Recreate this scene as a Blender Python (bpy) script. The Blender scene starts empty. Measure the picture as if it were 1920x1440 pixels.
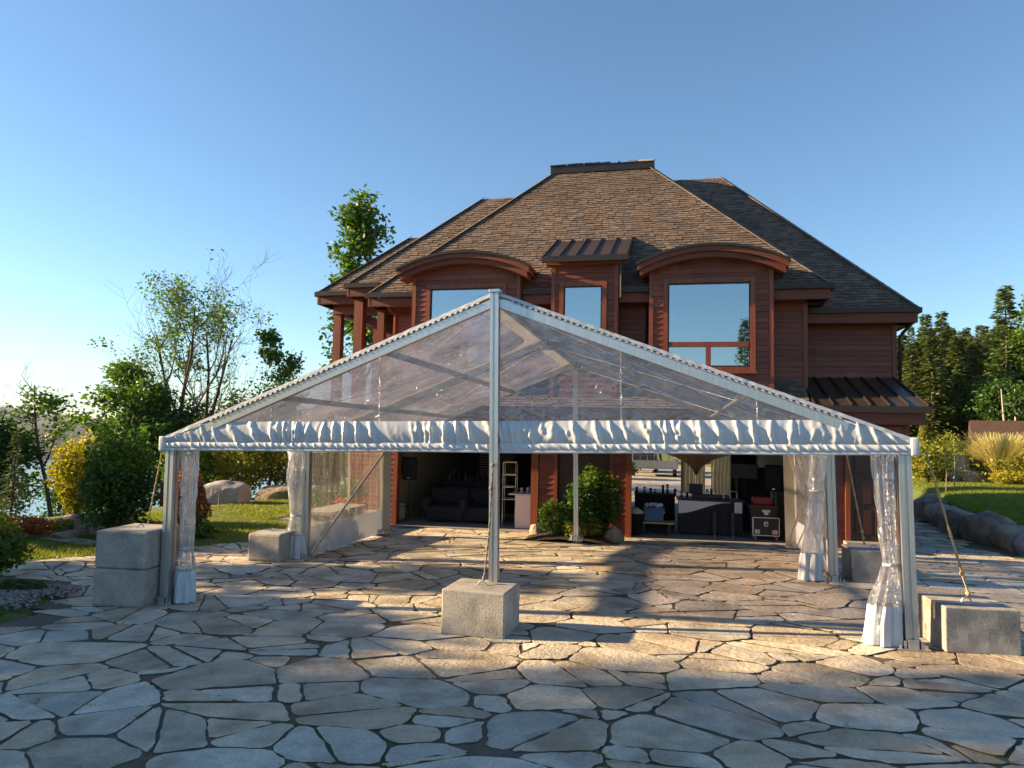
import bpy, bmesh, math, random
import numpy as np
from mathutils import Vector, Matrix, noise

# ------------------------------------------------------------------ camera, sky, sun, exposure
SC = bpy.context.scene
COL = SC.collection
R_ = math.radians
cam_d = bpy.data.cameras.new('camera')
cam = bpy.data.objects.new('camera', cam_d); COL.objects.link(cam)
cam_d.sensor_width = 36.0; cam_d.lens = 25.03
cam_d.clip_start = 0.05; cam_d.clip_end = 9000
CAM_H = 2.37
rot = (Matrix.Rotation(R_(12.69), 3, 'Z') @ Matrix.Rotation(R_(3.855), 3, 'X') @
       Matrix.Rotation(R_(-1.284), 3, 'Y') @ Matrix.Rotation(R_(90), 3, 'X'))
cam.matrix_world = Matrix.Translation((0, 0, CAM_H)) @ rot.to_4x4()
SC.camera = cam

SUN_EL, SUN_AZ = 18.5, 6.5          # elevation; degrees towards the camera side from due left (-x)
sd = Vector((-math.cos(R_(SUN_EL)) * math.cos(R_(SUN_AZ)), -math.cos(R_(SUN_EL)) * math.sin(R_(SUN_AZ)), math.sin(R_(SUN_EL))))
W = bpy.data.worlds.new('World'); SC.world = W; W.use_nodes = True
nt = W.node_tree; nt.nodes.clear()
w_out = nt.nodes.new('ShaderNodeOutputWorld'); w_bg = nt.nodes.new('ShaderNodeBackground')
sky = nt.nodes.new('ShaderNodeTexSky'); sky.sky_type = 'NISHITA'; sky.sun_disc = False
sky.sun_elevation = R_(SUN_EL); sky.sun_rotation = math.atan2(sd.x, sd.y)
sky.altitude = 200; sky.air_density = 1.0; sky.dust_density = .2; sky.ozone_density = 3.0
w_tc = nt.nodes.new('ShaderNodeTexCoord')
w_sep = nt.nodes.new('ShaderNodeSeparateXYZ'); nt.links.new(w_tc.outputs['Generated'], w_sep.inputs[0])
w_map = nt.nodes.new('ShaderNodeMapping'); w_map.inputs['Scale'].default_value = (3.2, 3.2, 26)
nt.links.new(w_tc.outputs['Generated'], w_map.inputs[0])
w_n = nt.nodes.new('ShaderNodeTexNoise'); w_n.inputs['Scale'].default_value = 1.6; w_n.inputs['Detail'].default_value = 6
nt.links.new(w_map.outputs[0], w_n.inputs['Vector'])
w_r = nt.nodes.new('ShaderNodeValToRGB'); w_r.color_ramp.elements[0].position = .47; w_r.color_ramp.elements[1].position = .66
nt.links.new(w_n.outputs['Fac'], w_r.inputs[0])
w_b = nt.nodes.new('ShaderNodeMapRange'); w_b.inputs['From Min'].default_value = .10; w_b.inputs['From Max'].default_value = .03
nt.links.new(w_sep.outputs['Z'], w_b.inputs['Value'])
w_m = nt.nodes.new('ShaderNodeMath'); w_m.operation = 'MULTIPLY'
nt.links.new(w_r.outputs[0], w_m.inputs[0]); nt.links.new(w_b.outputs[0], w_m.inputs[1])
w_m2 = nt.nodes.new('ShaderNodeMath'); w_m2.operation = 'MULTIPLY'; w_m2.inputs[1].default_value = .55
nt.links.new(w_m.outputs[0], w_m2.inputs[0])
w_x = nt.nodes.new('ShaderNodeMixRGB'); w_x.inputs[2].default_value = (3.6, 3.5, 3.55, 1)
nt.links.new(w_m2.outputs[0], w_x.inputs[0]); nt.links.new(sky.outputs[0], w_x.inputs[1])
w_wb = nt.nodes.new('ShaderNodeMixRGB'); w_wb.blend_type = 'MULTIPLY'; w_wb.inputs[0].default_value = 1; w_wb.inputs[2].default_value = (.92, 1.0, 1.0, 1)   # white balance
nt.links.new(w_x.outputs[0], w_wb.inputs[1]); nt.links.new(w_wb.outputs[0], w_bg.inputs['Color']); w_bg.inputs['Strength'].default_value = 0.061
nt.links.new(w_bg.outputs[0], w_out.inputs['Surface'])

sun_d = bpy.data.lights.new('sun', 'SUN'); sun = bpy.data.objects.new('sun', sun_d); COL.objects.link(sun)
sun_d.energy = 5.0; sun_d.angle = R_(0.8); sun_d.color = (1.0, 0.71, 0.39)
sun.rotation_euler = (-sd).to_track_quat('-Z', 'Y').to_euler()
VS = SC.view_settings
VS.view_transform = 'Standard'; VS.look = 'None'; VS.exposure = 1.85; VS.gamma = 1.0; VS.use_curve_mapping = False
SC.cycles.use_denoising = True
SC.cycles.max_bounces = 8; SC.cycles.transparent_max_bounces = 24; SC.cycles.diffuse_bounces = 3
SC.cycles.sample_clamp_indirect = 6.0; SC.cycles.caustics_reflective = False; SC.cycles.caustics_refractive = False

# ------------------------------------------------------------------ helpers
rnd = random.Random(7)
nrg = np.random.default_rng(11)
def sm(a, b, x):
    t = np.clip((x - a) / (b - a), 0, 1); return t * t * (3 - 2 * t)
def nz(x, y=0.0, z=0.0): return noise.noise(Vector((x, y, z)))
def link(o, parent=None):
    COL.objects.link(o)
    if parent is not None: o.parent = parent
    return o
def tag(o, label=None, cat=None, group=None, kind=None):
    if label: o['label'] = label
    if cat: o['category'] = cat
    if group: o['group'] = group
    if kind: o['kind'] = kind
    return o
def thing(name, label, cat, loc=(0, 0, 0), rz=0.0, group=None):
    o = link(bpy.data.objects.new(name, None)); o.location = loc; o.rotation_euler = (0, 0, rz); o.empty_display_size = .2
    return tag(o, label, cat, group)
def meshobj(name, v, f, mat, parent=None, smooth=False):
    me = bpy.data.meshes.new(name); me.from_pydata([tuple(p) for p in v], [], f); me.validate(); me.update()
    if mat: me.materials.append(mat)
    if smooth: me.polygons.foreach_set('use_smooth', [True] * len(me.polygons))
    return link(bpy.data.objects.new(name, me), parent)
def npmesh(name, verts, nper, mat, parent=None):
    """verts (N*nper,3): N separate polygons of nper corners."""
    n = len(verts) // nper
    me = bpy.data.meshes.new(name); me.vertices.add(n * nper); me.vertices.foreach_set('co', np.asarray(verts, np.float32).ravel())
    me.loops.add(n * nper); me.loops.foreach_set('vertex_index', np.arange(n * nper, dtype=np.int32))
    me.polygons.add(n); me.polygons.foreach_set('loop_start', np.arange(0, n * nper, nper, dtype=np.int32))
    me.update(calc_edges=True)
    if mat: me.materials.append(mat)
    return link(bpy.data.objects.new(name, me), parent)
class MB:
    def __init__(s): s.v = []; s.f = []
    def add(s, v, f):
        b = len(s.v); s.v += [Vector(p) for p in v]; s.f += [tuple(i + b for i in q) for q in f]; return s
    def hexa(s, p): return s.add(p, [(3, 2, 1, 0), (4, 5, 6, 7), (0, 1, 5, 4), (1, 2, 6, 5), (2, 3, 7, 6), (3, 0, 4, 7)])
    def box(s, a, b):
        (x0, y0, z0), (x1, y1, z1) = a, b
        return s.hexa([(x0, y0, z0), (x1, y0, z0), (x1, y1, z0), (x0, y1, z0), (x0, y0, z1), (x1, y0, z1), (x1, y1, z1), (x0, y1, z1)])
    def rbox(s, a, b, r=.02):
        bm = bmesh.new(); m = Matrix.Translation([(p + q) / 2 for p, q in zip(a, b)]) @ Matrix.Diagonal([abs(q - p) for p, q in zip(a, b)] + [1])
        bmesh.ops.create_cube(bm, size=1, matrix=m)
        bmesh.ops.bevel(bm, geom=bm.edges[:], offset=r, segments=2, affect='EDGES', profile=.6)
        bm.verts.index_update(); s.add([v.co.copy() for v in bm.verts], [[v.index for v in f.verts] for f in bm.faces]); bm.free(); return s
    def beam(s, p, q, w, h, up=(0, 0, 1)):
        p, q = Vector(p), Vector(q); d = (q - p).normalized(); r = d.cross(Vector(up)).normalized(); u = r.cross(d)
        r *= w / 2; u *= h / 2
        return s.hexa([p - r - u, p + r - u, q + r - u, q - r - u, p - r + u, p + r + u, q + r + u, q - r + u])
    def tube(s, pts, rad, n=8, cap=True):
        pts = [Vector(p) for p in pts]
        if not hasattr(rad, '__len__'): rad = [rad] * len(pts)
        b = len(s.v); prev = None
        for i, p in enumerate(pts):
            d = (pts[min(i + 1, len(pts) - 1)] - pts[max(i - 1, 0)]).normalized()
            if prev is None: a = d.orthogonal().normalized()
            else: a = (prev - d * prev.dot(d)); a = a.normalized() if a.length > 1e-6 else d.orthogonal().normalized()
            prev = a; c = d.cross(a)
            for k in range(n):
                t = 2 * math.pi * k / n; s.v.append(p + (a * math.cos(t) + c * math.sin(t)) * rad[i])
        for i in range(len(pts) - 1):
            for k in range(n):
                k2 = (k + 1) % n; s.f.append((b + i * n + k, b + i * n + k2, b + (i + 1) * n + k2, b + (i + 1) * n + k))
        if cap:
            s.f.append(tuple(b + k for k in reversed(range(n)))); e = b + (len(pts) - 1) * n; s.f.append(tuple(e + k for k in range(n)))
        return s
    def grid(s, fn, nu, nv):
        b = len(s.v)
        for j in range(nv + 1):
            for i in range(nu + 1): s.v.append(Vector(fn(i / nu, j / nv)))
        for j in range(nv):
            for i in range(nu):
                a = b + j * (nu + 1) + i; s.f.append((a, a + 1, a + nu + 2, a + nu + 1))
        return s
    def lathe(s, prof, c=(0, 0, 0), n=20):
        b = len(s.v); c = Vector(c)
        for r, z in prof:
            for k in range(n):
                t = 2 * math.pi * k / n; s.v.append(c + Vector((r * math.cos(t), r * math.sin(t), z)))
        for i in range(len(prof) - 1):
            for k in range(n):
                k2 = (k + 1) % n; s.f.append((b + i * n + k, b + i * n + k2, b + (i + 1) * n + k2, b + (i + 1) * n + k))
        s.f.append(tuple(b + k for k in reversed(range(n)))); e = b + (len(prof) - 1) * n; s.f.append(tuple(e + k for k in range(n)))
        return s
    def prism(s, poly, p0, p1):
        """poly: list of 3D points (a flat outline at p0); extruded by p1-p0."""
        n = len(poly); off = Vector(p1) - Vector(p0); a = [Vector(q) for q in poly]
        return s.add(a + [q + off for q in a], [tuple(reversed(range(n))), tuple(range(n, 2 * n))] + [(i, (i + 1) % n, n + (i + 1) % n, n + i) for i in range(n)])
    def build(s, name, mat, parent=None, smooth=False): return meshobj(name, s.v, s.f, mat, parent, smooth)
def copy_tree(o, parent=None):
    c = o.copy(); COL.objects.link(c)
    if parent is not None: c.parent = parent
    for ch in o.children: copy_tree(ch, c)
    return c

# ------------------------------------------------------------------ materials
def newmat(name):
    m = bpy.data.materials.new(name); m.use_nodes = True; t = m.node_tree; t.nodes.clear()
    o = t.nodes.new('ShaderNodeOutputMaterial'); return m, t, o
def N(t, kind, **kw):
    n = t.nodes.new(kind)
    for k, v in kw.items(): n.inputs[k.replace('_', ' ')].default_value = v
    return n
def rgba(c): return (c[0], c[1], c[2], 1)
def pmat(name, c1, c2=None, scale=3.0, rough=.6, bump=0.0, bscale=30.0, metal=0.0, rv=0.0, stretch=(1, 1, 1), spec=.5, detail=5, lo=.35, hi=.68, trans=0.0, bdist=.01, c3=None, scale3=.5, local=False, speck=0.0, pits=0.0, hue=False):
    m, t, o = newmat(name); L = t.links.new
    if local: pos = t.nodes.new('ShaderNodeTexCoord').outputs['Object']
    else: pos = t.nodes.new('ShaderNodeNewGeometry').outputs['Position']
    mp = N(t, 'ShaderNodeMapping'); mp.inputs['Scale'].default_value = stretch; L(pos, mp.inputs[0])
    p = t.nodes.new('ShaderNodeBsdfPrincipled'); p.inputs['Roughness'].default_value = rough; p.inputs['Metallic'].default_value = metal
    p.inputs['Specular IOR Level'].default_value = spec
    n = N(t, 'ShaderNodeTexNoise', Scale=scale, Detail=detail, Roughness=.6); L(mp.outputs[0], n.inputs['Vector'])
    r = t.nodes.new('ShaderNodeValToRGB'); r.color_ramp.elements[0].position = lo; r.color_ramp.elements[1].position = hi
    r.color_ramp.elements[0].color = rgba(c1); r.color_ramp.elements[1].color = rgba(c2 or tuple(x * .8 for x in c1)); L(n.outputs['Fac'], r.inputs[0])
    col = r.outputs[0]
    if c3:
        n3 = N(t, 'ShaderNodeTexNoise', Scale=scale3, Detail=4); L(pos, n3.inputs['Vector'])
        r3 = t.nodes.new('ShaderNodeValToRGB'); r3.color_ramp.elements[0].position = .5; r3.color_ramp.elements[1].position = .68; L(n3.outputs['Fac'], r3.inputs[0])
        mx = t.nodes.new('ShaderNodeMixRGB'); mx.inputs[2].default_value = rgba(c3); L(r3.outputs[0], mx.inputs[0]); L(col, mx.inputs[1]); col = mx.outputs[0]
    if speck:
        ns = N(t, 'ShaderNodeTexNoise', Scale=38.0, Detail=5, Roughness=.75); L(pos, ns.inputs['Vector'])
        ms = N(t, 'ShaderNodeMapRange'); ms.inputs['From Min'].default_value = .3; ms.inputs['From Max'].default_value = .7; ms.inputs['To Min'].default_value = 1 - speck; ms.inputs['To Max'].default_value = 1 + speck; L(ns.outputs['Fac'], ms.inputs['Value'])
        hs = N(t, 'ShaderNodeHueSaturation'); L(ms.outputs[0], hs.inputs['Value']); L(col, hs.inputs['Color']); col = hs.outputs[0]
    if pits:
        vo = N(t, 'ShaderNodeTexVoronoi', Scale=pits); vo.inputs['Randomness'].default_value = 1; L(pos, vo.inputs['Vector'])
        np_ = N(t, 'ShaderNodeTexNoise', Scale=3.0); L(pos, np_.inputs['Vector'])
        th = N(t, 'ShaderNodeMath'); th.operation = 'MULTIPLY'; th.inputs[1].default_value = .34; L(np_.outputs['Fac'], th.inputs[0])
        lt = N(t, 'ShaderNodeMath'); lt.operation = 'LESS_THAN'; L(vo.outputs['Distance'], lt.inputs[0]); L(th.outputs[0], lt.inputs[1])
        mxp = t.nodes.new('ShaderNodeMixRGB'); mxp.blend_type = 'MULTIPLY'; mxp.inputs[2].default_value = (.5, .48, .46, 1); L(lt.outputs[0], mxp.inputs[0]); L(col, mxp.inputs[1]); col = mxp.outputs[0]
    if rv:
        g = t.nodes.new('ShaderNodeNewGeometry'); oi = t.nodes.new('ShaderNodeObjectInfo')
        a = N(t, 'ShaderNodeMath'); a.operation = 'ADD'; L(g.outputs['Random Per Island'], a.inputs[0]); L(oi.outputs['Random'], a.inputs[1])
        fr = N(t, 'ShaderNodeMath'); fr.operation = 'FRACT'; L(a.outputs[0], fr.inputs[0])
        mr = N(t, 'ShaderNodeMapRange'); mr.inputs['To Min'].default_value = 1 - rv; mr.inputs['To Max'].default_value = 1 + rv; L(fr.outputs[0], mr.inputs['Value'])
        h = N(t, 'ShaderNodeHueSaturation'); L(mr.outputs[0], h.inputs['Value']); L(col, h.inputs['Color']); col = h.outputs[0]
    if hue:
        g2 = t.nodes.new('ShaderNodeNewGeometry'); o2 = t.nodes.new('ShaderNodeObjectInfo'); a3 = N(t, 'ShaderNodeMath'); a3.operation = 'MULTIPLY_ADD'; a3.inputs[1].default_value = 7.31; L(g2.outputs['Random Per Island'], a3.inputs[0]); L(o2.outputs['Random'], a3.inputs[2])
        a4 = N(t, 'ShaderNodeMath'); a4.operation = 'MULTIPLY'; a4.inputs[1].default_value = 5.77; L(a3.outputs[0], a4.inputs[0]); f4 = N(t, 'ShaderNodeMath'); f4.operation = 'FRACT'; L(a4.outputs[0], f4.inputs[0])
        mh = t.nodes.new('ShaderNodeMixRGB'); mh.blend_type = 'MULTIPLY'; mh.inputs[0].default_value = 1; rh = t.nodes.new('ShaderNodeValToRGB'); rh.color_ramp.elements[0].color = (1.0, .90, .76, 1); rh.color_ramp.elements[1].color = (.92, .97, 1.0, 1); L(f4.outputs[0], rh.inputs[0]); L(rh.outputs[0], mh.inputs[2]); L(col, mh.inputs[1]); col = mh.outputs[0]
    L(col, p.inputs['Base Color'])
    if bump:
        b = N(t, 'ShaderNodeTexNoise', Scale=bscale, Detail=6, Roughness=.65); L(mp.outputs[0], b.inputs['Vector'])
        bb = N(t, 'ShaderNodeBump', Strength=bump, Distance=bdist); L(b.outputs['Fac'], bb.inputs['Height']); L(bb.outputs[0], p.inputs['Normal'])
    sh = p.outputs[0]
    if trans:
        tr = t.nodes.new('ShaderNodeBsdfTranslucent'); L(col, tr.inputs['Color'])
        mx = t.nodes.new('ShaderNodeMixShader'); mx.inputs[0].default_value = trans; L(sh, mx.inputs[1]); L(tr.outputs[0], mx.inputs[2]); sh = mx.outputs[0]
    L(sh, o.inputs['Surface']); return m
def leafmat(name, cols, trans=.35, rough=.5):
    m, t, o = newmat(name); L = t.links.new
    g = t.nodes.new('ShaderNodeNewGeometry'); r = t.nodes.new('ShaderNodeValToRGB'); r.color_ramp.interpolation = 'LINEAR'
    n = N(t, 'ShaderNodeTexNoise', Scale=1.3, Detail=2); L(g.outputs['Position'], n.inputs['Vector'])
    a = N(t, 'ShaderNodeMath'); a.operation = 'MULTIPLY_ADD'; a.inputs[1].default_value = .55; L(g.outputs['Random Per Island'], a.inputs[0])
    a2 = N(t, 'ShaderNodeMath'); a2.operation = 'MULTIPLY_ADD'; a2.inputs[1].default_value = .9; a2.inputs[2].default_value = -.22; L(n.outputs['Fac'], a2.inputs[0]); L(a2.outputs[0], a.inputs[2])
    L(a.outputs[0], r.inputs[0]); el = r.color_ramp.elements
    while len(el) < len(cols): el.new(.5)
    for i, c in enumerate(cols): el[i].position = i / (len(cols) - 1); el[i].color = rgba(c)
    p = t.nodes.new('ShaderNodeBsdfPrincipled'); p.inputs['Roughness'].default_value = rough; p.inputs['Specular IOR Level'].default_value = .35; L(r.outputs[0], p.inputs['Base Color'])
    h = N(t, 'ShaderNodeHueSaturation', Saturation=1.15, Value=1.5); L(r.outputs[0], h.inputs['Color'])
    tr = t.nodes.new('ShaderNodeBsdfTranslucent'); L(h.outputs[0], tr.inputs['Color'])
    mx = t.nodes.new('ShaderNodeMixShader'); mx.inputs[0].default_value = trans; L(p.outputs[0], mx.inputs[1]); L(tr.outputs[0], mx.inputs[2]); L(mx.outputs[0], o.inputs['Surface']); return m
def vinylmat(name, haze=.10, tint=(.93, .92, .95), base=.05, bscale=9.0, stretch=(1, 1, 1), bstr=.45, hazecol=(.85, .83, .85)):
    m, t, o = newmat(name); L = t.links.new
    tc = t.nodes.new('ShaderNodeTexCoord'); mp = N(t, 'ShaderNodeMapping'); mp.inputs['Scale'].default_value = stretch; L(tc.outputs['Object'], mp.inputs[0])
    n = N(t, 'ShaderNodeTexNoise', Scale=bscale, Detail=3, Distortion=2.2); L(mp.outputs[0], n.inputs['Vector'])
    b = N(t, 'ShaderNodeBump', Strength=bstr, Distance=.03); L(n.outputs['Fac'], b.inputs['Height'])
    gl = N(t, 'ShaderNodeBsdfGlossy', Roughness=.06); gl.inputs['Color'].default_value = (.95, .95, 1, 1); L(b.outputs[0], gl.inputs['Normal'])
    fr = N(t, 'ShaderNodeFresnel', IOR=1.45); L(b.outputs[0], fr.inputs['Normal'])
    ad = N(t, 'ShaderNodeMath'); ad.operation = 'MULTIPLY_ADD'; ad.inputs[1].default_value = 1.6; ad.inputs[2].default_value = base; ad.use_clamp = True; L(fr.outputs[0], ad.inputs[0])
    tp = N(t, 'ShaderNodeBsdfTransparent'); tp.inputs['Color'].default_value = rgba(tint)
    mx = t.nodes.new('ShaderNodeMixShader'); L(ad.outputs[0], mx.inputs[0]); L(tp.outputs[0], mx.inputs[1]); L(gl.outputs[0], mx.inputs[2])
    df = N(t, 'ShaderNodeBsdfDiffuse'); df.inputs['Color'].default_value = rgba(hazecol); tl = N(t, 'ShaderNodeBsdfTranslucent'); tl.inputs['Color'].default_value = rgba(hazecol)
    m2 = t.nodes.new('ShaderNodeMixShader'); m2.inputs[0].default_value = .5; L(df.outputs[0], m2.inputs[1]); L(tl.outputs[0], m2.inputs[2])
    n2 = N(t, 'ShaderNodeTexNoise', Scale=1.2, Detail=5); L(mp.outputs[0], n2.inputs['Vector'])
    mr = N(t, 'ShaderNodeMapRange'); mr.inputs['From Min'].default_value = .35; mr.inputs['From Max'].default_value = .7; mr.inputs['To Min'].default_value = haze * .4; mr.inputs['To Max'].default_value = haze * 1.6; L(n2.outputs['Fac'], mr.inputs['Value'])
    m3 = t.nodes.new('ShaderNodeMixShader'); L(mr.outputs[0], m3.inputs[0]); L(mx.outputs[0], m3.inputs[1]); L(m2.outputs[0], m3.inputs[2]); L(m3.outputs[0], o.inputs['Surface']); return m
def glassmat(name, refl=.45, tint=(.7, .8, .85)):
    m, t, o = newmat(name); L = t.links.new
    gl = N(t, 'ShaderNodeBsdfGlossy', Roughness=.015); gl.inputs['Color'].default_value = (.92, .97, 1, 1)
    tp = N(t, 'ShaderNodeBsdfTransparent'); tp.inputs['Color'].default_value = rgba(tint)
    fr = N(t, 'ShaderNodeFresnel', IOR=1.5); ad = N(t, 'ShaderNodeMath'); ad.operation = 'ADD'; ad.inputs[1].default_value = refl; ad.use_clamp = True; L(fr.outputs[0], ad.inputs[0])
    mx = t.nodes.new('ShaderNodeMixShader'); L(ad.outputs[0], mx.inputs[0]); L(tp.outputs[0], mx.inputs[1]); L(gl.outputs[0], mx.inputs[2]); L(mx.outputs[0], o.inputs['Surface']); return m
M = {}
M['stone'] = pmat('flagstone', (.62, .555, .455), (.40, .37, .32), 3.4, .8, .9, 16, rv=.24, c3=(.31, .265, .21), scale3=1.9, bdist=.03, speck=.24, hue=True)
M['joint'] = pmat('joint_soil', (.095, .078, .058), (.135, .112, .082), 9, .95, .6, 60, c3=(.06, .085, .02), scale3=.7)
M['concrete'] = pmat('concrete', (.40, .38, .345), (.31, .295, .27), 6, .85, .7, 55, rv=.06, c3=(.23, .215, .2), scale3=2.6, bdist=.012, speck=.14, pits=26)
M['slab'] = pmat('slab', (.28, .27, .26), (.22, .21, .20), 3, .6, .2, 40)
M['wood'] = pmat('stained_wood', (.20, .046, .016), (.115, .026, .010), 2.4, .5, .35, 14, rv=.2, stretch=(.35, 6, 6), c3=(.23, .062, .026), scale3=.9)
M['woodv'] = pmat('stained_trim', (.235, .055, .019), (.14, .032, .012), 2.4, .5, .3, 14, rv=.08, stretch=(6, 6, .35))
M['dooor'] = pmat('door_wood', (.055, .014, .008), (.038, .010, .006), 2, .4, .1, 14, stretch=(6, 6, .4))  # shade over the panelled door is put into this darker base colour
M['soffit'] = pmat('soffit', (.17, .040, .017), (.10, .024, .011), 2, .6, .2, 14, stretch=(.4, 6, 6))
M['shingle'] = pmat('shingle', (.138, .100, .079), (.104, .075, .060), .5, .9, .7, 110, rv=.36, bdist=.006)
M['roofbase'] = pmat('roof_base', (.10, .07, .05), (.08, .055, .04), 3, .9)
M['gutter'] = pmat('gutter', (.035, .026, .022), (.028, .02, .018), 3, .45, metal=.3)
M['metalroof'] = pmat('metal_roof', (.085, .062, .05), (.07, .052, .042), 1.5, .38, metal=.55)
M['alu'] = pmat('aluminium', (.62, .63, .65), (.50, .51, .53), 3, .34, .08, 60, metal=.85, stretch=(20, 20, .6))
M['alu2'] = pmat('aluminium_beam', (.58, .57, .55), (.46, .45, .44), 3, .42, .08, 60, metal=.6)
M['steel'] = pmat('galvanised', (.55, .56, .58), (.40, .41, .43), 20, .4, metal=.9)
M['pvc'] = pmat('white_pvc', (.58, .62, .68), (.51, .55, .61), 2, .30, .15, 26, trans=.06)
M['pvcband'] = pmat('cream_pvc', (.50, .47, .40), (.43, .40, .34), 2, .45, .12, 30, trans=.2)
M['vinyl'] = vinylmat('clear_vinyl', .17, tint=(.68, .66, .76), base=.20, bscale=4.5, bstr=.7, hazecol=(.55, .54, .66))
M['vinylg'] = vinylmat('clear_gable_vinyl', .09, tint=(.88, .87, .93), bscale=6.5, base=.09, bstr=.9, hazecol=(.7, .7, .8))
M['vinylw'] = vinylmat('clear_wall_vinyl', .045, tint=(.9, .91, .9), bscale=6, stretch=(5, 5, .35), base=.05, bstr=.8, hazecol=(.8, .77, .72))
M['vinylc'] = vinylmat('bunched_vinyl', .09, tint=(.90, .91, .93), bscale=7, stretch=(4, 4, 1.3), base=.16, bstr=1.0)
M['glass'] = glassmat('window_glass', .33)
M['blind'] = pmat('blind', (.62, .66, .66), (.58, .62, .62), .6, .8, .5, 1.0, stretch=(.01, .01, 12), bdist=.02)
M['black'] = pmat('black_cloth', (.018, .019, .026), (.012, .013, .02), 3, .85, .2, 50)
M['blackp'] = pmat('black_plastic', (.02, .02, .022), (.015, .015, .017), 3, .45)
M['whitep'] = pmat('white_laminate', (.74, .74, .74), (.68, .68, .68), 2, .4)
M['chrome'] = pmat('chrome', (.7, .7, .72), (.6, .6, .62), 5, .25, metal=1)
M['rope'] = pmat('rope', (.52, .40, .20), (.36, .27, .14), 60, .9, .6, 160)
M['ropeg'] = pmat('grey_rope', (.30, .26, .22), (.10, .085, .07), 60, .9, .6, 160)
M['blue'] = pmat('blue_plastic', (.03, .12, .30), (.025, .10, .25), 3, .4)
M['red'] = pmat('red_plastic', (.30, .02, .025), (.22, .015, .02), 3, .5)
M['yellow'] = pmat('yellow_board', (.55, .45, .12), (.45, .36, .1), 4, .6)
M['beige'] = pmat('beige_cloth', (.60, .48, .27), (.48, .37, .2), 2, .85, .3, 20, trans=.35)
M['cream'] = pmat('cream_wall', (.50, .45, .36), (.45, .40, .32), 1, .8)
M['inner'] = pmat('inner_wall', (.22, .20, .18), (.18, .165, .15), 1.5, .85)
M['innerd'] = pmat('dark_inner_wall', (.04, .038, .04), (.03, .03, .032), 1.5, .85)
M['brownc'] = pmat('brown_cloth', (.10, .06, .04), (.07, .042, .03), 3, .8, .4, 20)
M['mulch'] = pmat('mulch', (.045, .026, .018), (.022, .013, .01), 14, .95, 1.0, 45, bdist=.05)
M['boulder'] = pmat('boulder', (.40, .32, .24), (.24, .19, .15), 4.5, .9, 1.0, 14, rv=.18, c3=(.13, .12, .11), scale3=1.6, bdist=.06)
M['greyrock'] = pmat('grey_boulder', (.36, .34, .35), (.22, .21, .22), 2, .9, .9, 8, c3=(.16, .15, .16), scale3=1.2, bdist=.06)
M['gravel'] = pmat('gravel', (.36, .33, .29), (.16, .15, .14), 24, .9, 1.0, 40, bdist=.03, rv=.3)
M['bark'] = pmat('bark', (.10, .08, .065), (.05, .04, .034), 6, .95, .8, 30, stretch=(1, 1, .3))
M['birch'] = pmat('pale_bark', (.42, .34, .26), (.26, .21, .16), 4, .9, .4, 30)
M['lawn'] = pmat('lawn', (.11, .14, .022), (.07, .105, .015), 1.1, .9, .8, 55, c3=(.13, .13, .03), scale3=.35, bdist=.03)
M['path'] = pmat('stone_path', (.46, .42, .35), (.16, .13, .1), 2.6, .85, .5, 9, stretch=(1, 1.5, 1))
M['water'] = pmat('lake_water', (.05, .08, .10), (.06, .09, .11), .02, .12, .15, .4, spec=.7, bdist=.4)
M['farhill'] = pmat('far_forest', (.009, .018, .017), (.006, .012, .013), .03, .95, 1, .08, bdist=4)
M['mount'] = pmat('far_mountain', (.018, .036, .052), (.014, .03, .045), .004, 1)
G1, G2, G3 = (0.032, 0.072, 0.014), (0.072, 0.145, 0.022), (0.160, 0.232, 0.032)
M['leaf'] = leafmat('maple_leaves', [G1, G2, G3])
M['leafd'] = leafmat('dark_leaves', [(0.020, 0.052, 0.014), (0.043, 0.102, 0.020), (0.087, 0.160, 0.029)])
M['leafy'] = leafmat('yellow_leaves', [(0.131, 0.160, 0.022), (0.319, 0.304, 0.036), (0.493, 0.392, 0.058)])
M['leafo'] = leafmat('olive_leaves', [(0.087, 0.123, 0.020), (0.189, 0.217, 0.032), (0.348, 0.290, 0.043)])
M['leafr'] = leafmat('orange_leaves', [(0.261, 0.065, 0.022), (0.435, 0.109, 0.029), (0.174, 0.131, 0.029)])
M['thr'] = leafmat('rusty_needles', [(0.174, 0.058, 0.022), (0.275, 0.094, 0.029), (0.131, 0.072, 0.022)], .1)
M['needle'] = leafmat('spruce_needles', [(0.045, 0.084, 0.028), (0.083, 0.135, 0.039), (0.150, 0.203, 0.050)], .15)
M['needley'] = leafmat('pale_needles', [(0.043, 0.080, 0.023), (0.087, 0.123, 0.032), (0.174, 0.189, 0.043)], .15)
M['grassb'] = leafmat('grass_blades', [(.09, .13, .018), (.15, .19, .025), (.25, .26, .05)], .4)
M['straw'] = leafmat('straw_grass', [(0.232, 0.246, 0.072), (0.435, 0.392, 0.160), (0.667, 0.580, 0.290)], .4)
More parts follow.
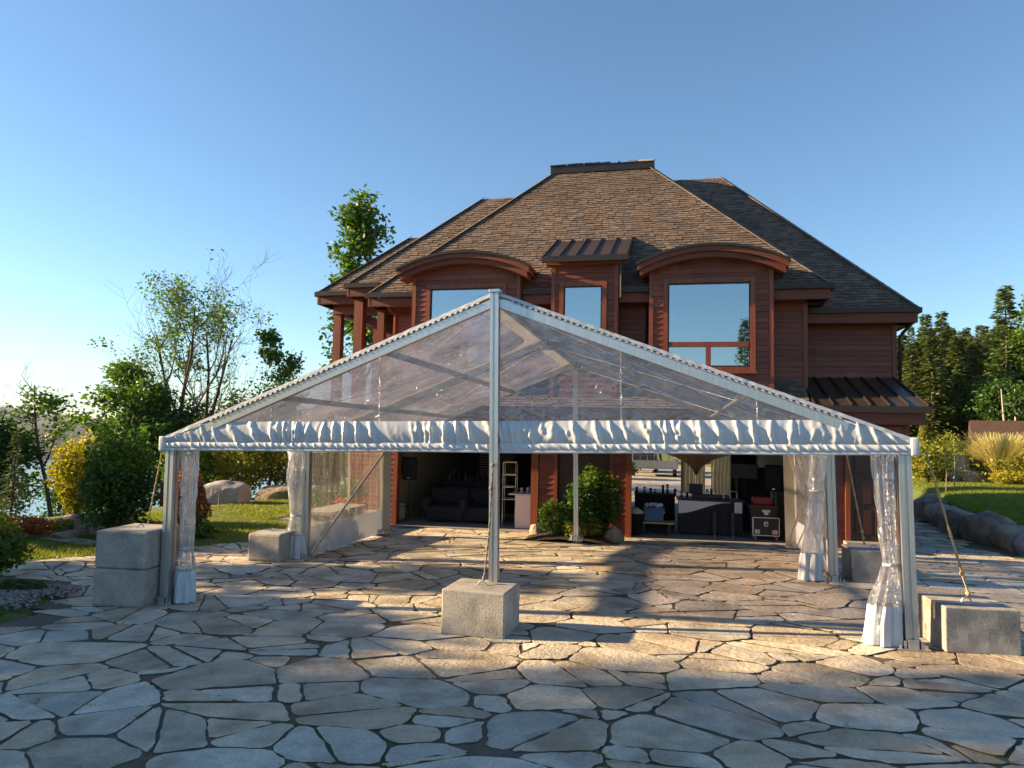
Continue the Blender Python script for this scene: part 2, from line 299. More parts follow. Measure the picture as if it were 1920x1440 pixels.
# ------------------------------------------------------------------ terrain, lake, hills
def gp(x, y):
    x = np.asarray(x, float); y = np.asarray(y, float)
    tp = .0216 * (np.clip(x, -12, 3.5) + 6.6) - .009 * (np.clip(y, -10, 20) - 8.36)
    t = sm(13.0, 17.2, y); return tp * (1 - t) - .1 * t
WY = [-15, 12, 14.5, 17.6, 20.5, 25.5, 30, 60]; WX = [15, 11.6, 9.8, 8.0, 7.45, 8.1, 9.4, 12]
def wallx(y): return np.interp(y, WY, WX)
def tz(x, y):
    x = np.asarray(x, float); y = np.asarray(y, float)
    z = gp(x, y)
    s = -(x + 17.5 - .22 * np.clip(y, -60, 60))
    z = z - 25.9 * sm(0, 60, s)
    r = x - wallx(y)
    up = sm(.15, .8, r) * .5 + .02 * np.clip(r, 0, 30) + .006 * np.clip(y - 15, 0, 40) * sm(0, 3, r)
    hill = .13 * np.clip(y - 44, 0, 120) * sm(2, 14, x) + .02 * np.clip(r - 30, 0, 200)
    return z + up + hill
PATIO = [(-16, 8.7), (-8.75, 9.0), (-8.15, 8.3), (-7.75, 7.2), (-8.6, 5.2), (-9.5, 0), (-9.5, -4), (13, -4), (12.2, 10), (11.2, 12), (9.5, 14.4), (7.75, 17.5), (7.15, 20.5), (7.8, 25.5),
         (9.0, 30), (6.2, 30), (5.3, 25), (5.0, 17.35), (3.2, 17.42), (-7.5, 17.42), (-7.6, 16.4), (-8.7, 14.1), (-9.6, 12.5), (-11.4, 10.6), (-16, 10.0)]
def inpoly(px, py, poly):
    px = np.asarray(px, float); py = np.asarray(py, float); c = np.zeros(px.shape, bool); j = len(poly) - 1
    for i in range(len(poly)):
        xi, yi = poly[i]; xj, yj = poly[j]
        with np.errstate(divide='ignore', invalid='ignore'):
            k = ((yi > py) != (yj > py)) & (px < (xj - xi) * (py - yi) / (yj - yi + 1e-12) + xi)
        c ^= k; j = i
    return c
def polydist(px, py, poly):
    d = np.full(np.shape(px), 1e9)
    for i in range(len(poly)):
        a = np.array(poly[i]); b = np.array(poly[(i + 1) % len(poly)]); ab = b - a
        t = np.clip(((px - a[0]) * ab[0] + (py - a[1]) * ab[1]) / (ab @ ab), 0, 1)
        d = np.minimum(d, np.hypot(px - a[0] - t * ab[0], py - a[1] - t * ab[1]))
    return d
FLOORB = [(-10.3, 17.42), (5.3, 17.42), (5.3, 29.5), (-10.3, 29.5)]
def build_terrain():
    xs = np.concatenate([-np.geomspace(4000, 33, 26), np.arange(-32, 24.01, .34), np.geomspace(25, 4000, 26)])
    ys = np.concatenate([-np.geomspace(4000, 15, 26), np.arange(-14, 56.01, .34), np.geomspace(57, 4000, 26)])
    X, Y = np.meshgrid(xs, ys); Z = tz(X, Y)
    for poly in (PATIO, FLOORB):
        ins = inpoly(X, Y, poly); d = polydist(X, Y, poly)
        sdist = np.where(ins, d, -d); Z = Z - .22 * sm(-.02, .25, sdist)
    Z += .02 * np.sin(X * 1.1 + 2 * np.sin(Y * .7)) * np.sin(Y * .9 + 1.3) * (~inpoly(X, Y, PATIO))
    nx, ny = len(xs), len(ys); idx = np.arange(nx * ny).reshape(ny, nx)
    f = np.stack([idx[:-1, :-1], idx[:-1, 1:], idx[1:, 1:], idx[1:, :-1]], -1).reshape(-1, 4)
    me = bpy.data.meshes.new('ground'); v = np.stack([X, Y, Z], -1).reshape(-1, 3)
    me.vertices.add(len(v)); me.vertices.foreach_set('co', v.astype(np.float32).ravel())
    me.loops.add(f.size); me.loops.foreach_set('vertex_index', f.astype(np.int32).ravel())
    me.polygons.add(len(f)); me.polygons.foreach_set('loop_start', np.arange(0, f.size, 4, dtype=np.int32)); me.update(calc_edges=True)
    me.polygons.foreach_set('use_smooth', [True] * len(f)); me.materials.append(M['lawn'])
    return tag(link(bpy.data.objects.new('ground', me)), kind='structure')
build_terrain()
tag(MB().add([(-4000, -4000, -25), (-24, -4000, -25), (-24, 4000, -25), (-4000, 4000, -25)], [(0, 1, 2, 3)]).build('lake', M['water']), kind='structure')
def far_ridge(name, r0, r1, zf, mat, a0=-10, a1=100, n=160, m=8):
    mb = MB()
    def fn(u, v):
        a = R_(a0 + (a1 - a0) * u); r = r0 + (r1 - r0) * v
        return (-math.sin(a) * r, math.cos(a) * r, zf(u, v))
    mb.grid(fn, n, m); return tag(mb.build(name, mat, smooth=True), kind='structure')
far_ridge('far_shore_hill', 620, 2700, lambda u, v: -27 + (1 - (1 - min(1, v * 7)) ** 3) * (18 + 8 * nz(u * 14, 3) + 3 * nz(u * 60, 5)) + 4 * v + 1.6 * nz(u * 220, v * 30) * min(1, v * 20), M['farhill'], n=420, m=40)
far_ridge('mountain_ridge', 2600, 4200, lambda u, v: -30 + math.sin(min(1, v * 1.6) * math.pi / 2) * (62 + 44 * nz(u * 16, 8) + 14 * nz(u * 40, 2)), M['mount'], n=300, m=8)

# ------------------------------------------------------------------ flagstone patio
def build_patio():
    xs = np.arange(-16.5, 13.5, .4); ys = np.arange(-4.2, 30.5, .4)
    mb = MB(); keep = {}
    X, Y = np.meshgrid(xs, ys); Z = gp(X, Y) - .011
    for j in range(len(ys)):
        for i in range(len(xs)): mb.v.append(Vector((xs[i], ys[j], Z[j, i])))
    cx = (X[:-1, :-1] + .2); cy = (Y[:-1, :-1] + .2)
    ok = inpoly(cx, cy, PATIO) & ((cy < 17.4) | (cx > 5.1))
    for j in range(len(ys) - 1):
        for i in range(len(xs) - 1):
            if ok[j, i]: a = j * len(xs) + i; mb.f.append((a, a + 1, a + 1 + len(xs), a + len(xs)))
    base = tag(mb.build('patio', M['joint']), kind='structure')
    # sites, drawn in a space squeezed along x so that stones come out longer across
    SX = 1.36; sp = .47; sites = []
    row = 0; y = -1.0
    while y < 27:
        x = -16.5 / SX + (sp / 2 if row % 2 else 0)
        while x < 13 / SX:
            jx = x + rnd.uniform(-.46, .46) * sp; jy = y + rnd.uniform(-.46, .46) * sp
            if rnd.random() > .10: sites.append((jx, jy, rnd.uniform(0, .16)))
            x += sp
        y += sp * .88; row += 1
    S = np.array(sites)
    inside = inpoly(S[:, 0] * SX, S[:, 1], PATIO) & (polydist(S[:, 0] * SX, S[:, 1], PATIO) > .12)
    def clip(poly, nx, ny, c):
        out = []
        for i in range(len(poly)):
            p, q = poly[i], poly[(i + 1) % len(poly)]; a = p[0] * nx + p[1] * ny - c; b = q[0] * nx + q[1] * ny - c
            if a <= 0: out.append(p)
            if (a < 0) != (b < 0): t = a / (a - b); out.append((p[0] + (q[0] - p[0]) * t, p[1] + (q[1] - p[1]) * t))
        return out
    stones = []
    for k in np.nonzero(inside)[0]:
        sx, sy, sw = S[k]; d2 = (S[:, 0] - sx) ** 2 + (S[:, 1] - sy) ** 2
        nb = np.argsort(d2)[1:22]; poly = [(sx - .9, sy - .9), (sx + .9, sy - .9), (sx + .9, sy + .9), (sx - .9, sy + .9)]
        for q in nb:
            dx, dy = S[q, 0] - sx, S[q, 1] - sy; L = math.hypot(dx, dy)
            if L < 1e-6: continue
            nx, ny = dx / L, dy / L
            c = (S[q, 0] ** 2 + S[q, 1] ** 2 - sx ** 2 - sy ** 2 + sw - S[q, 2]) / (2 * L)
            poly = clip(poly, nx, ny, c)
            if len(poly) < 3: break
        if len(poly) < 3: continue
        pl = [(a * SX, b) for a, b in poly]
        # warp so that joints are not a regular net
        pl = [(a + .16 * nz(a * .9, b * .9, 3), b + .16 * nz(a * .9, b * .9, 9)) for a, b in pl]
        parts = [pl]
        if rnd.random() < .55:
            cx = sum(p[0] for p in pl) / len(pl); cy = sum(p[1] for p in pl) / len(pl); an = rnd.uniform(.2, 2.6); nx, ny = math.cos(an), math.sin(an); c = cx * nx + cy * ny + rnd.uniform(-.1, .1)
            parts = [clip(pl, nx, ny, c), clip(pl, -nx, -ny, -c)]
        for p in parts:
            if len(p) < 3: continue
            cx = sum(q[0] for q in p) / len(p); cy = sum(q[1] for q in p) / len(p)
            ar = sum(p[i][0] * p[(i + 1) % len(p)][1] - p[(i + 1) % len(p)][0] * p[i][1] for i in range(len(p))) / 2
            if ar < 0: p = p[::-1]; ar = -ar
            if ar < .035: continue
            gap = rnd.uniform(.007, .016); q2 = p
            for i in range(len(p)):
                a, b = p[i], p[(i + 1) % len(p)]; ex, ey = b[0] - a[0], b[1] - a[1]; L = math.hypot(ex, ey)
                if L < 1e-5: continue
                nx, ny = ey / L, -ex / L; q2 = clip(q2, nx, ny, a[0] * nx + a[1] * ny - gap * rnd.uniform(.6, 1.7))
                if len(q2) < 3: break
            if len(q2) >= 3: stones.append((q2, ar, cx, cy))
    def outline(p):
        out = []
        n = len(p)
        for i in range(n):
            a, b = p[i], p[(i + 1) % n]; L = math.hypot(b[0] - a[0], b[1] - a[1])
            if L < .03: out.append(a); continue
            cut = min(.045, L * .22); nm = max(1, min(6, int(L / .11))); wob = rnd.uniform(.006, .017)
            for t in [cut / L] + [cut / L + (1 - 2 * cut / L) * (q + 1) / (nm + 1) for q in range(nm)] + [1 - cut / L]:
                j = 0 if t in (cut / L,) else wob
                out.append((a[0] + (b[0] - a[0]) * t + rnd.uniform(-1, 1) * j, a[1] + (b[1] - a[1]) * t + rnd.uniform(-1, 1) * j))
        return out
    inv = cam.matrix_world.inverted()
    def score(st):
        q = inv @ Vector((st[2], st[3], 0))
        if q.z > -1.5: return 0
        X2, Y2 = q.x / -q.z * .695, q.y / -q.z * .695
        return st[1] / abs(q.z) ** 3 if abs(X2) < .53 and abs(Y2) < .40 else 0
    stones.sort(key=score, reverse=True)
    rest = MB(); mi = []; weeds = []
    for k, (p, ar, cx, cy) in enumerate(stones):
        o = outline(p); n = len(o); tilt = rnd.uniform(-.006, .006), rnd.uniform(-.006, .006); dz = rnd.uniform(-.005, .008)
        if rnd.random() < .2: weeds.append(rnd.choice(o))
        Z = gp([q[0] for q in o], [q[1] for q in o]); zc = float(gp(cx, cy))
        top = [Vector((cx + (q[0] - cx) * .985, cy + (q[1] - cy) * .985, z + dz + tilt[0] * (q[0] - cx) + tilt[1] * (q[1] - cy))) for q, z in zip(o, Z)]
        mid = [Vector((q[0], q[1], z + dz - .003)) for q, z in zip(o, Z)]
        bot = [Vector((q[0], q[1], z - .045)) for q, z in zip(o, Z)]
        f = [tuple(range(n))] + [(n + i, n + (i + 1) % n, (i + 1) % n, i) for i in range(n)] + [(2 * n + i, 2 * n + (i + 1) % n, n + (i + 1) % n, n + i) for i in range(n)]
        if k < 300:
            so = meshobj('flagstone', top + mid + bot, f, M['stone'], base); so.data.materials.append(M['joint']); so.data.polygons.foreach_set('material_index', [0] * (1 + n) + [1] * n)
        else: rest.add(top + mid + bot, f); mi += [0] * (1 + n) + [1] * n
    ro = tag(rest.build('paving_stones', M['stone'], base), kind='stuff'); ro.data.materials.append(M['joint'])
    if len(mi) == len(ro.data.polygons): ro.data.polygons.foreach_set('material_index', mi)
    P = []
    for wx, wy in weeds:
        m = rnd.randint(10, 40); an = rnd.uniform(0, 3.14)
        for _ in range(m):
            r = rnd.gauss(0, .06); x = wx + r * math.cos(an) + rnd.gauss(0, .012); y = wy + r * math.sin(an) + rnd.gauss(0, .012); z = float(gp(x, y)) - .012; h = rnd.uniform(.015, .045); a = rnd.uniform(0, 6.28)
            P += [(x - .004 * math.cos(a), y - .004 * math.sin(a), z), (x + .004 * math.cos(a), y + .004 * math.sin(a), z), (x + rnd.gauss(0, .018), y + rnd.gauss(0, .018), z + h)]
    wo = tag(npmesh('joint_weeds', np.array(P), 3, M['grassb'], base), kind='stuff')
build_patio()
# lawn grass
def blades(name, n, xr, yr, test, h, mat=None, w=.010):
    x = nrg.uniform(*xr, n); y = nrg.uniform(*yr, n); ok = test(x, y); x, y = x[ok], y[ok]; n = len(x); z = tz(x, y)
    hh = nrg.uniform(h * .5, h * 1.2, n); a = nrg.uniform(0, 6.28, n); lx, ly = nrg.normal(0, .4, n) * hh, nrg.normal(0, .4, n) * hh
    P = np.zeros((n, 3, 3)); P[:, 0] = np.stack([x - np.cos(a) * w, y - np.sin(a) * w, z - .01], -1); P[:, 1] = np.stack([x + np.cos(a) * w, y + np.sin(a) * w, z - .01], -1); P[:, 2] = np.stack([x + lx, y + ly, z + hh], -1)
    return tag(npmesh(name, P.reshape(-1, 3), 3, mat or M['grassb']), kind='stuff')
def s_edge(x, y): return -(x + 17.5 - .22 * y)
g = blades('lawn_grass', 170000, (-19, -7.3), (9.5, 30), lambda x, y: (~inpoly(x, y, PATIO)) & (s_edge(x, y) < .5) & ~((x > -10.5) & (y > 17)), .055)
g['label'] = 'sunlit mown lawn between the stone patio and the lakeside rocks'
g = blades('lawn_grass', 150000, (7.3, 24), (16, 46), lambda x, y: (x - wallx(y) > .55), .075, w=.014)
g['label'] = 'mown lawn above the boulder wall on the house driveway side'
# ------------------------------------------------------------------ house
house = thing('lake_house', 'red brown timber house with hipped shingle roof behind the clear party tent', 'house')
YF, YB, YW = 17.54, 18.3, 19.3      # bay face, main upper wall, wing wall
board_cache = {}
def board(parent, x0, x1, z, y, h=.135):
    L = round(x1 - x0, 3)
    if L < .04: return
    key = (L, h)
    if key not in board_cache:
        o = MB().add([(0, 0, 0), (L, 0, 0), (L, 0, h + .012), (0, 0, h + .012), (0, -.032, 0), (L, -.032, 0), (L, -.010, h + .012), (0, -.010, h + .012)],
                     [(4, 5, 6, 7), (0, 1, 5, 4), (3, 7, 6, 2), (0, 4, 7, 3), (1, 2, 6, 5)])
        me = bpy.data.meshes.new('siding_board'); me.from_pydata(o.v, [], o.f); me.materials.append(M['wood']); board_cache[key] = me
    b = link(bpy.data.objects.new('siding_board', board_cache[key]), parent); b.location = (x0, y, z); b.scale.y = rnd.uniform(.9, 1.15)
def siding(x0, x1, z0, z1, y, depth=.18, top=None, holes=(), name='wall'):
    mb = MB()
    if top is None: mb.box((x0, y, z0), (x1, y + depth, z1))
    else:
        arc = [(x, top(x)) for x in np.linspace(x1, x0, 17)]
        mb.prism([(x0, y, z0), (x1, y, z0)] + [(x, y, z) for x, z in arc], (0, 0, 0), (0, depth, 0))
    w = mb.build(name, M['wood'], house); z = z0
    while z < z1 - .03:
        h = min(.135, z1 - z); a, b = x0, x1
        if top is not None:
            xx = np.linspace(x0, x1, 121); okx = xx[np.array([top(x) for x in xx]) > z + .135]
            if len(okx) < 3: break
            a, b = okx[0], okx[-1]
        segs = [(a, b)]
        for hx0, hx1, hz0, hz1 in holes:
            if z + .07 > hz0 and z + .07 < hz1:
                segs = [s for (p, q) in segs for s in ((p, min(q, hx0)), (max(p, hx1), q)) if s[1] - s[0] > .03]
        for p, q in segs: board(w, p, q, z, y, round(h, 3) if h < .135 else .135)
        z += .135
    return w
def trim(x0, x1, z0, z1, y, t=.045, name='corner_trim', mat=None):
    return MB().box((x0, y - t, z0), (x1, y + .01, z1)).build(name, mat or M['woodv'], house)
def window(x0, x1, z0, z1, y, rail=None, split=None, name='window'):
    """x0..z1 = glass opening"""
    t, d = .11, .085; mb = MB()
    mb.box((x0 - t, y - d, z0 - t), (x0, y + .01, z1 + t)); mb.box((x1, y - d, z0 - t), (x1 + t, y + .01, z1 + t))
    mb.box((x0, y - d + .003, z1), (x1, y + .01, z1 + t)); mb.box((x0, y - d + .003, z0 - t), (x1, y + .01, z0))
    w = mb.build(name, M['woodv'], house)
    i = MB(); e = .035; yy = y - d + .03
    i.box((x0, yy, z0), (x0 + e, y, z1)); i.box((x1 - e, yy, z0), (x1, y, z1)); i.box((x0 + e, yy + .002, z1 - e), (x1 - e, y, z1)); i.box((x0 + e, yy + .002, z0), (x1 - e, y, z0 + e)); i.build('sash', M['gutter'], w)
    MB().box((x0 + .01, y - .032, z0 + .01), (x1 - .01, y - .028, z1 - .01)).build('pane', M['glass'], w)
    MB().box((x0, y - .010, z0), (x1, y - .004, z1)).build('blind', M['blind'], w); MB().box((x0 + .04, y - .024, z1 - .2), (x1 - .04, y - .0105, z1 - .04)).build('blind_cassette', M['whitep'], w)
    if rail is not None:
        MB().box((x0 + e, y - d + .012, rail - .06), (x1 - e, y - .03, rail + .06)).build('transom', M['woodv'], w)
        if split is not None: MB().box((split - .06, y - d + .014, z0 + e), (split + .06, y - .03, rail - .06)).build('mullion', M['woodv'], w)
    MB().box((x0 - t - .03, y - d - .04, z0 - t - .05), (x1 + t + .03, y - .01, z0 - t)).build('sill', M['woodv'], w)
    return w
# inner volumes (block light, carry the roofs)
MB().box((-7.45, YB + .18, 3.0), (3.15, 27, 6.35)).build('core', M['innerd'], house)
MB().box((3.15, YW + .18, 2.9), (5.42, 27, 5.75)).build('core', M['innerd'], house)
MB().box((-9.2, 21.2, 3.0), (-7.45, 24, 6.3)).build('core', M['soffit'], house)
# --- bays with arched roofs
def arched_bay(xa, xb, win, ex0, ex1, ze, zt, rail, split):
    cx = (ex0 + ex1) / 2; hw = (ex1 - ex0) / 2; sag = zt - ze; Rr = (hw * hw + sag * sag) / (2 * sag)
    arc = lambda x, off=0.0: math.sqrt(max((Rr + off) ** 2 - (x - cx) ** 2, 0)) - Rr + zt
    und = lambda x: arc(x, -.25)
    siding(xa, xb, 3.05, ze + .9, YF, .8, top=und, holes=[(win[0] - .1, win[1] + .1, win[2] - .1, win[3] + .1)])
    for x in (xa, xb - .1): trim(x, x + .1, 3.05, und(x + .05) - .02, YF)
    window(*win, YF, rail, split)
    xs = np.linspace(ex0, ex1, 33)
    def band(o0, o1, y0, y1, nm, mat, inset=0.0):
        mb = MB(); q = np.linspace(ex0 + inset, ex1 - inset, 33)
        poly = [(x, y0, arc(x, o0)) for x in q] + [(x, y0, arc(x, o1)) for x in q[::-1]]
        n = len(q)
        v = [Vector(p) for p in poly]; v += [p + Vector((0, y1 - y0, 0)) for p in v]; f = []
        for i in range(n - 1):
            a, b, c, d = i, i + 1, 2 * n - 2 - i, 2 * n - 1 - i
            f += [(a, d, c, b), (a + 2 * n, b + 2 * n, c + 2 * n, d + 2 * n), (a, b, b + 2 * n, a + 2 * n), (d, d + 2 * n, c + 2 * n, c)]
        f += [(0, 2 * n, 4 * n - 1, 2 * n - 1), (n - 1, n, 3 * n, 3 * n - 1)]
        return meshobj(nm, v, f, mat, house)
    r = band(-.02, .045, YF - .42, 19.2, 'arched_roof', M['gutter'], -.03)
    band(-.14, -.022, YF - .38, YF + .3, 'arched_fascia', M['soffit']).parent = house
    band(-.27, -.142, YF - .30, YF + .25, 'arched_fascia', M['soffit'], .06)
arched_bay(-6.68, -3.78, (-6.17, -4.25, 4.02, 6.05), -7.0, -3.50, 6.52, 6.92, 4.6, -5.2)
arched_bay(-.56, 2.32, (-.11, 1.80, 4.02, 6.05), -.84, 2.62, 6.48, 6.89, 4.56, .84)
# --- centre dormer with metal shed roof
siding(-2.98, -1.31, 3.0, 6.72, YF, 1.9, holes=[(-2.76, -1.6, 4.1, 6.15)])
for x in (-2.98, -1.41): trim(x, x + .1, 3.0, 6.7, YF)
window(-2.66, -1.70, 4.2, 6.04, YF)
MB().box((-3.1, YF - .2, 6.56), (-1.14, YF + .02, 6.72)).build('dormer_fascia', M['soffit'], house)
def metal_roof(x0, x1, yf, zf, yb, zb, step, nm='metal_roof', hipr=0.0):
    mb = MB(); mb.hexa([(x0, yf, zf - .05), (x1, yf, zf - .05), (x1 - hipr, yb, zb - .05), (x0, yb, zb - .05), (x0, yf, zf), (x1, yf, zf), (x1 - hipr, yb, zb), (x0, yb, zb)])
    r = mb.build(nm, M['metalroof'], house)
    MB().box((x0 - .03, yf - .05, zf - .14), (x1 + .03, yf + .02, zf + .005)).build('drip_edge', M['gutter'], r)
    n = max(1, round((x1 - x0) / step))
    for i in range(n + 1):
        t = i / n; a = x0 + .02 + (x1 - x0 - .04) * t; b = x0 + .02 + (x1 - hipr - x0 - .04) * t
        MB().beam((a, yf, zf + .022), (b, yb, zb + .022), .022, .05).build('seam', M['gutter'], r)
    return r
metal_roof(-3.16, -1.06, 17.22, 6.74, 19.35, 7.72, .42)
for x in (-1.23,): MB().tube([(x, 17.3, 6.6), (x, 17.32, 5.7)], .03, 8).build('downpipe', M['gutter'], house)
# --- main wall sections behind the bays, corner, wing
for a, b in ((-7.5, -6.68), (-3.78, -2.98), (-1.31, -.56), (2.32, 3.2)): siding(a, b, 3.3, 6.0, YB)
trim(3.1, 3.2, 3.3, 5.8, YB); trim(-7.5, -7.4, 3.3, 5.8, YB)
trim(-3.2, -3.1, 3.4, 5.55, YB - .02); trim(-.72, -.6, 3.4, 5.55, YB - .02)
siding(3.2, 5.45, 3.4, 5.5, YW); trim(5.35, 5.45, 3.4, 5.5, YW, .05)
# --- roofs
shingle_cache = {}
def shingle_mesh(w, ex):
    k = (w, ex)
    if k not in shingle_cache:
        v = [(0, 0, 0), (w, 0, 0), (0, 0, .024), (w, 0, .024), (0, ex * 1.12, .004), (w, ex * 1.12, .004)]
        me = bpy.data.meshes.new('shingle'); me.from_pydata(v, [], [(2, 3, 5, 4), (0, 1, 3, 2), (0, 2, 4), (1, 5, 3)]); me.materials.append(M['shingle']); shingle_cache[k] = me
    return shingle_cache[k]
WID = [.15, .18, .21, .25]
def shingle_face(roof, poly, ex=.112, nobj=0):
    P = [Vector(p) for p in poly]; u = (P[1] - P[0]).normalized(); nn = u.cross(P[-1] - P[0]).normalized()
    v = nn.cross(u); uv = [((p - P[0]).dot(u), (p - P[0]).dot(v)) for p in P]; vm = max(b for a, b in uv)
    mb = MB(); z = 0.0; made = 0
    B = Matrix((u, v, nn)).transposed()
    while z < vm - .03:
        zm = z + ex * .5; xs = []
        for i in range(len(uv)):
            (a0, b0), (a1, b1) = uv[i], uv[(i + 1) % len(uv)]
            if (b0 > zm) != (b1 > zm): xs.append(a0 + (a1 - a0) * (zm - b0) / (b1 - b0))
        if len(xs) == 2:
            xa, xb = min(xs), max(xs); x = xa - rnd.uniform(0, .2)
            while x < xb - .02:
                w = rnd.choice(WID); a = max(x, xa); b = min(x + w, xb); lift = rnd.choice((0, 0, .004, .008)); zz = z + rnd.uniform(-.012, .012)
                if b - a > .03:
                    full = a == x and b == x + w
                    if full and made < nobj:
                        o = link(bpy.data.objects.new('shingle', shingle_mesh(w, ex)), roof); made += 1
                        o.matrix_local = Matrix.Translation(P[0] + u * a + v * zz + nn * (.006 + lift)) @ B.to_4x4(); o.scale.x = (w - .010) / w
                    else:
                        q = lambda s, t, h: P[0] + u * s + v * t + nn * (h + .006 + lift)
                        mb.add([q(a, zz, 0), q(b - .010, zz, 0), q(a, zz, .024), q(b - .010, zz, .024), q(a, zz + ex * 1.12, .004), q(b - .010, zz + ex * 1.12, .004)], [(2, 3, 5, 4), (0, 1, 3, 2), (0, 2, 4), (1, 5, 3)])
                x += w
        z += ex
    tag(mb.build('shingle_courses', M['shingle'], roof), kind='stuff')
def hip_roof(x0, x1, y0, y1, ze, run, pitch, tx0=None, tx1=None, ty=None, faces=('f', 'l', 'r'), nobj=0, left_hip=True, right_hip=True):
    zt = ze + run * pitch; a = x0 + run if left_hip else x0; b = x1 - run if right_hip else x1
    ty0 = y0 + run; ty1 = max(ty0, y1 - run)
    E = [Vector(p) for p in ((x0, y0, ze), (x1, y0, ze), (x1, y1, ze), (x0, y1, ze))]; T = [Vector(p) for p in ((a, ty0, zt), (b, ty0, zt), (b, ty1, zt), (a, ty1, zt))]
    roof = MB().add(E + T, [(0, 1, 5, 4), (1, 2, 6, 5), (2, 3, 7, 6), (3, 0, 4, 7), (4, 5, 6, 7), (3, 2, 1, 0)]).build('roof', M['roofbase'], house)
    if 'f' in faces: shingle_face(roof, [E[0], E[1], T[1], T[0]], nobj=nobj)
    if 'l' in faces: shingle_face(roof, [E[3], E[0], T[0], T[3]])
    if 'r' in faces: shingle_face(roof, [E[1], E[2], T[2], T[1]])
    caps = []
    if left_hip: caps.append((E[0], T[0]))
    if right_hip: caps.append((E[1], T[1]))
    for p, q in caps:
        n = max(2, int((q - p).length / .22)); mb = MB()
        for i in range(n):
            s = p + (q - p) * (i / n); e = p + (q - p) * ((i + 1.15) / n); mb.beam(s + Vector((0, 0, .03)), e + Vector((0, 0, .022)), .2, .02)
        tag(mb.build('hip_cap', M['shingle'], roof), kind='stuff')
    return roof, E, T
rf, E_, T_ = hip_roof(-8.05, 3.62, 17.75, 27.55, 6.0, 4.28, 1.085, nobj=300)
hip_roof(-8.95, -3.4, 18.3, 24.4, 6.40, 3.05, 1.083, faces=('f', 'l'), right_hip=False)
hip_roof(-10.22, -6.6, 19.0, 23.1, 6.33, 2.05, 1.04, faces=('f', 'l'), right_hip=False)
hip_roof(-1.2, 5.8, 18.8, 27.4, 5.58, 4.3, 1.165, faces=('f', 'r'), left_hip=False)
# skylight cap
zt = T_[0].z; MB().box((T_[0].x - .06, T_[0].y - .1, zt - .02), (T_[1].x + .06, T_[2].y + .1, zt + .2)).build('skylight_curb', M['gutter'], house)
sk = MB(); ax, bx2, ya, yb = T_[0].x - .08, T_[1].x + .08, T_[0].y - .12, T_[2].y + .12; zc = zt + .21; zp = zt + .52; ym = (ya + yb) / 2
sk.add([(ax, ya, zc), (bx2, ya, zc), (bx2, yb, zc), (ax, yb, zc), (ax + .9, ym, zp), (bx2 - .5, ym, zp)], [(0, 1, 5, 4), (1, 2, 5), (2, 3, 4, 5), (3, 0, 4)])
sk = sk.build('skylight', M['glass'], house)
MB().add([(ax + .02, ya + .02, zc - .005), (bx2 - .02, ya + .02, zc - .005), (bx2 - .02, yb - .02, zc - .005), (ax + .02, yb - .02, zc - .005)], [(0, 1, 2, 3)]).build('skylight_lining', M['inner'], sk)
for t in np.linspace(0, 1, 7):
    MB().beam((ax + (bx2 - ax) * t, ya, zc + .01), (ax + .9 + (bx2 - .5 - ax - .9) * t, ym, zp + .01), .04, .04).build('glazing_bar', M['gutter'], sk)
# eaves: gutter, fascia, soffit per segment
def eave(p, q, z, wall, inward=(0, 1)):
    p = Vector((p[0], p[1], z)); q = Vector((q[0], q[1], z)); iv = Vector((inward[0], inward[1], 0))
    g = MB().beam(p - iv * .05 + Vector((0, 0, -.035)), q - iv * .05 + Vector((0, 0, -.035)), .1, .13).build('gutter', M['gutter'], house)
    MB().beam(p + iv * .035 + Vector((0, 0, -.22)), q + iv * .035 + Vector((0, 0, -.22)), .06, .24).build('fascia', M['soffit'], house)
    a = p + iv * .066; b = q + iv * .066; zz = -.3
    MB().hexa([a + Vector((0, 0, zz - .02)), b + Vector((0, 0, zz - .02)), b + iv * wall + Vector((0, 0, zz - .02)), a + iv * wall + Vector((0, 0, zz - .02)), a + Vector((0, 0, zz)), b + Vector((0, 0, zz)), b + iv * wall + Vector((0, 0, zz)), a + iv * wall + Vector((0, 0, zz))]).build('soffit', M['soffit'], house)
for a, b in ((-8.05, -6.70), (-3.76, -3.0), (-1.29, -.58), (2.34, 3.62)): eave((a, 17.75), (b, 17.75), 6.0, .5)
eave((-8.95, 18.3), (-7.95, 18.3), 6.40, .6); eave((-10.22, 19.0), (-8.85, 19.0), 6.33, .8)
eave((3.30, 18.8), (5.8, 18.8), 5.58, .55); eave((5.8, 18.8), (5.8, 27), 5.58, .4, (-1, 0)); eave((3.62, 17.75), (3.62, 18.9), 6.0, .4, (-1, 0))
eave((-10.22, 23), (-10.22, 19.0), 6.33, .4, (1, 0)); eave((-8.95, 19.2), (-8.95, 18.3), 6.40, .4, (1, 0)); eave((-8.05, 18.5), (-8.05, 17.75), 6.0, .4, (1, 0))
MB().tube([(5.72, 18.85, 5.42), (5.74, 18.9, 5.28), (5.55, 19.15, 5.02), (5.5, 19.2, 4.9), (5.5, 19.2, 3.7)], .042, 8).build('downpipe', M['gutter'], house, True)
for x in (-3.02, -.62): MB().tube([(x, 17.72, 5.9), (x - .02, 18.1, 5.6), (x - .02, 18.2, 5.5), (x - .02, 18.2, 3.6)], .034, 8).build('downpipe', M['gutter'], house, True)
MB().tube([(-7.7, 17.7, 5.92), (-7.55, 18.15, 5.62), (-7.42, 18.22, 5.5), (-7.42, 18.22, 3.6)], .036, 8).build('downpipe', M['woodv'], house, True)
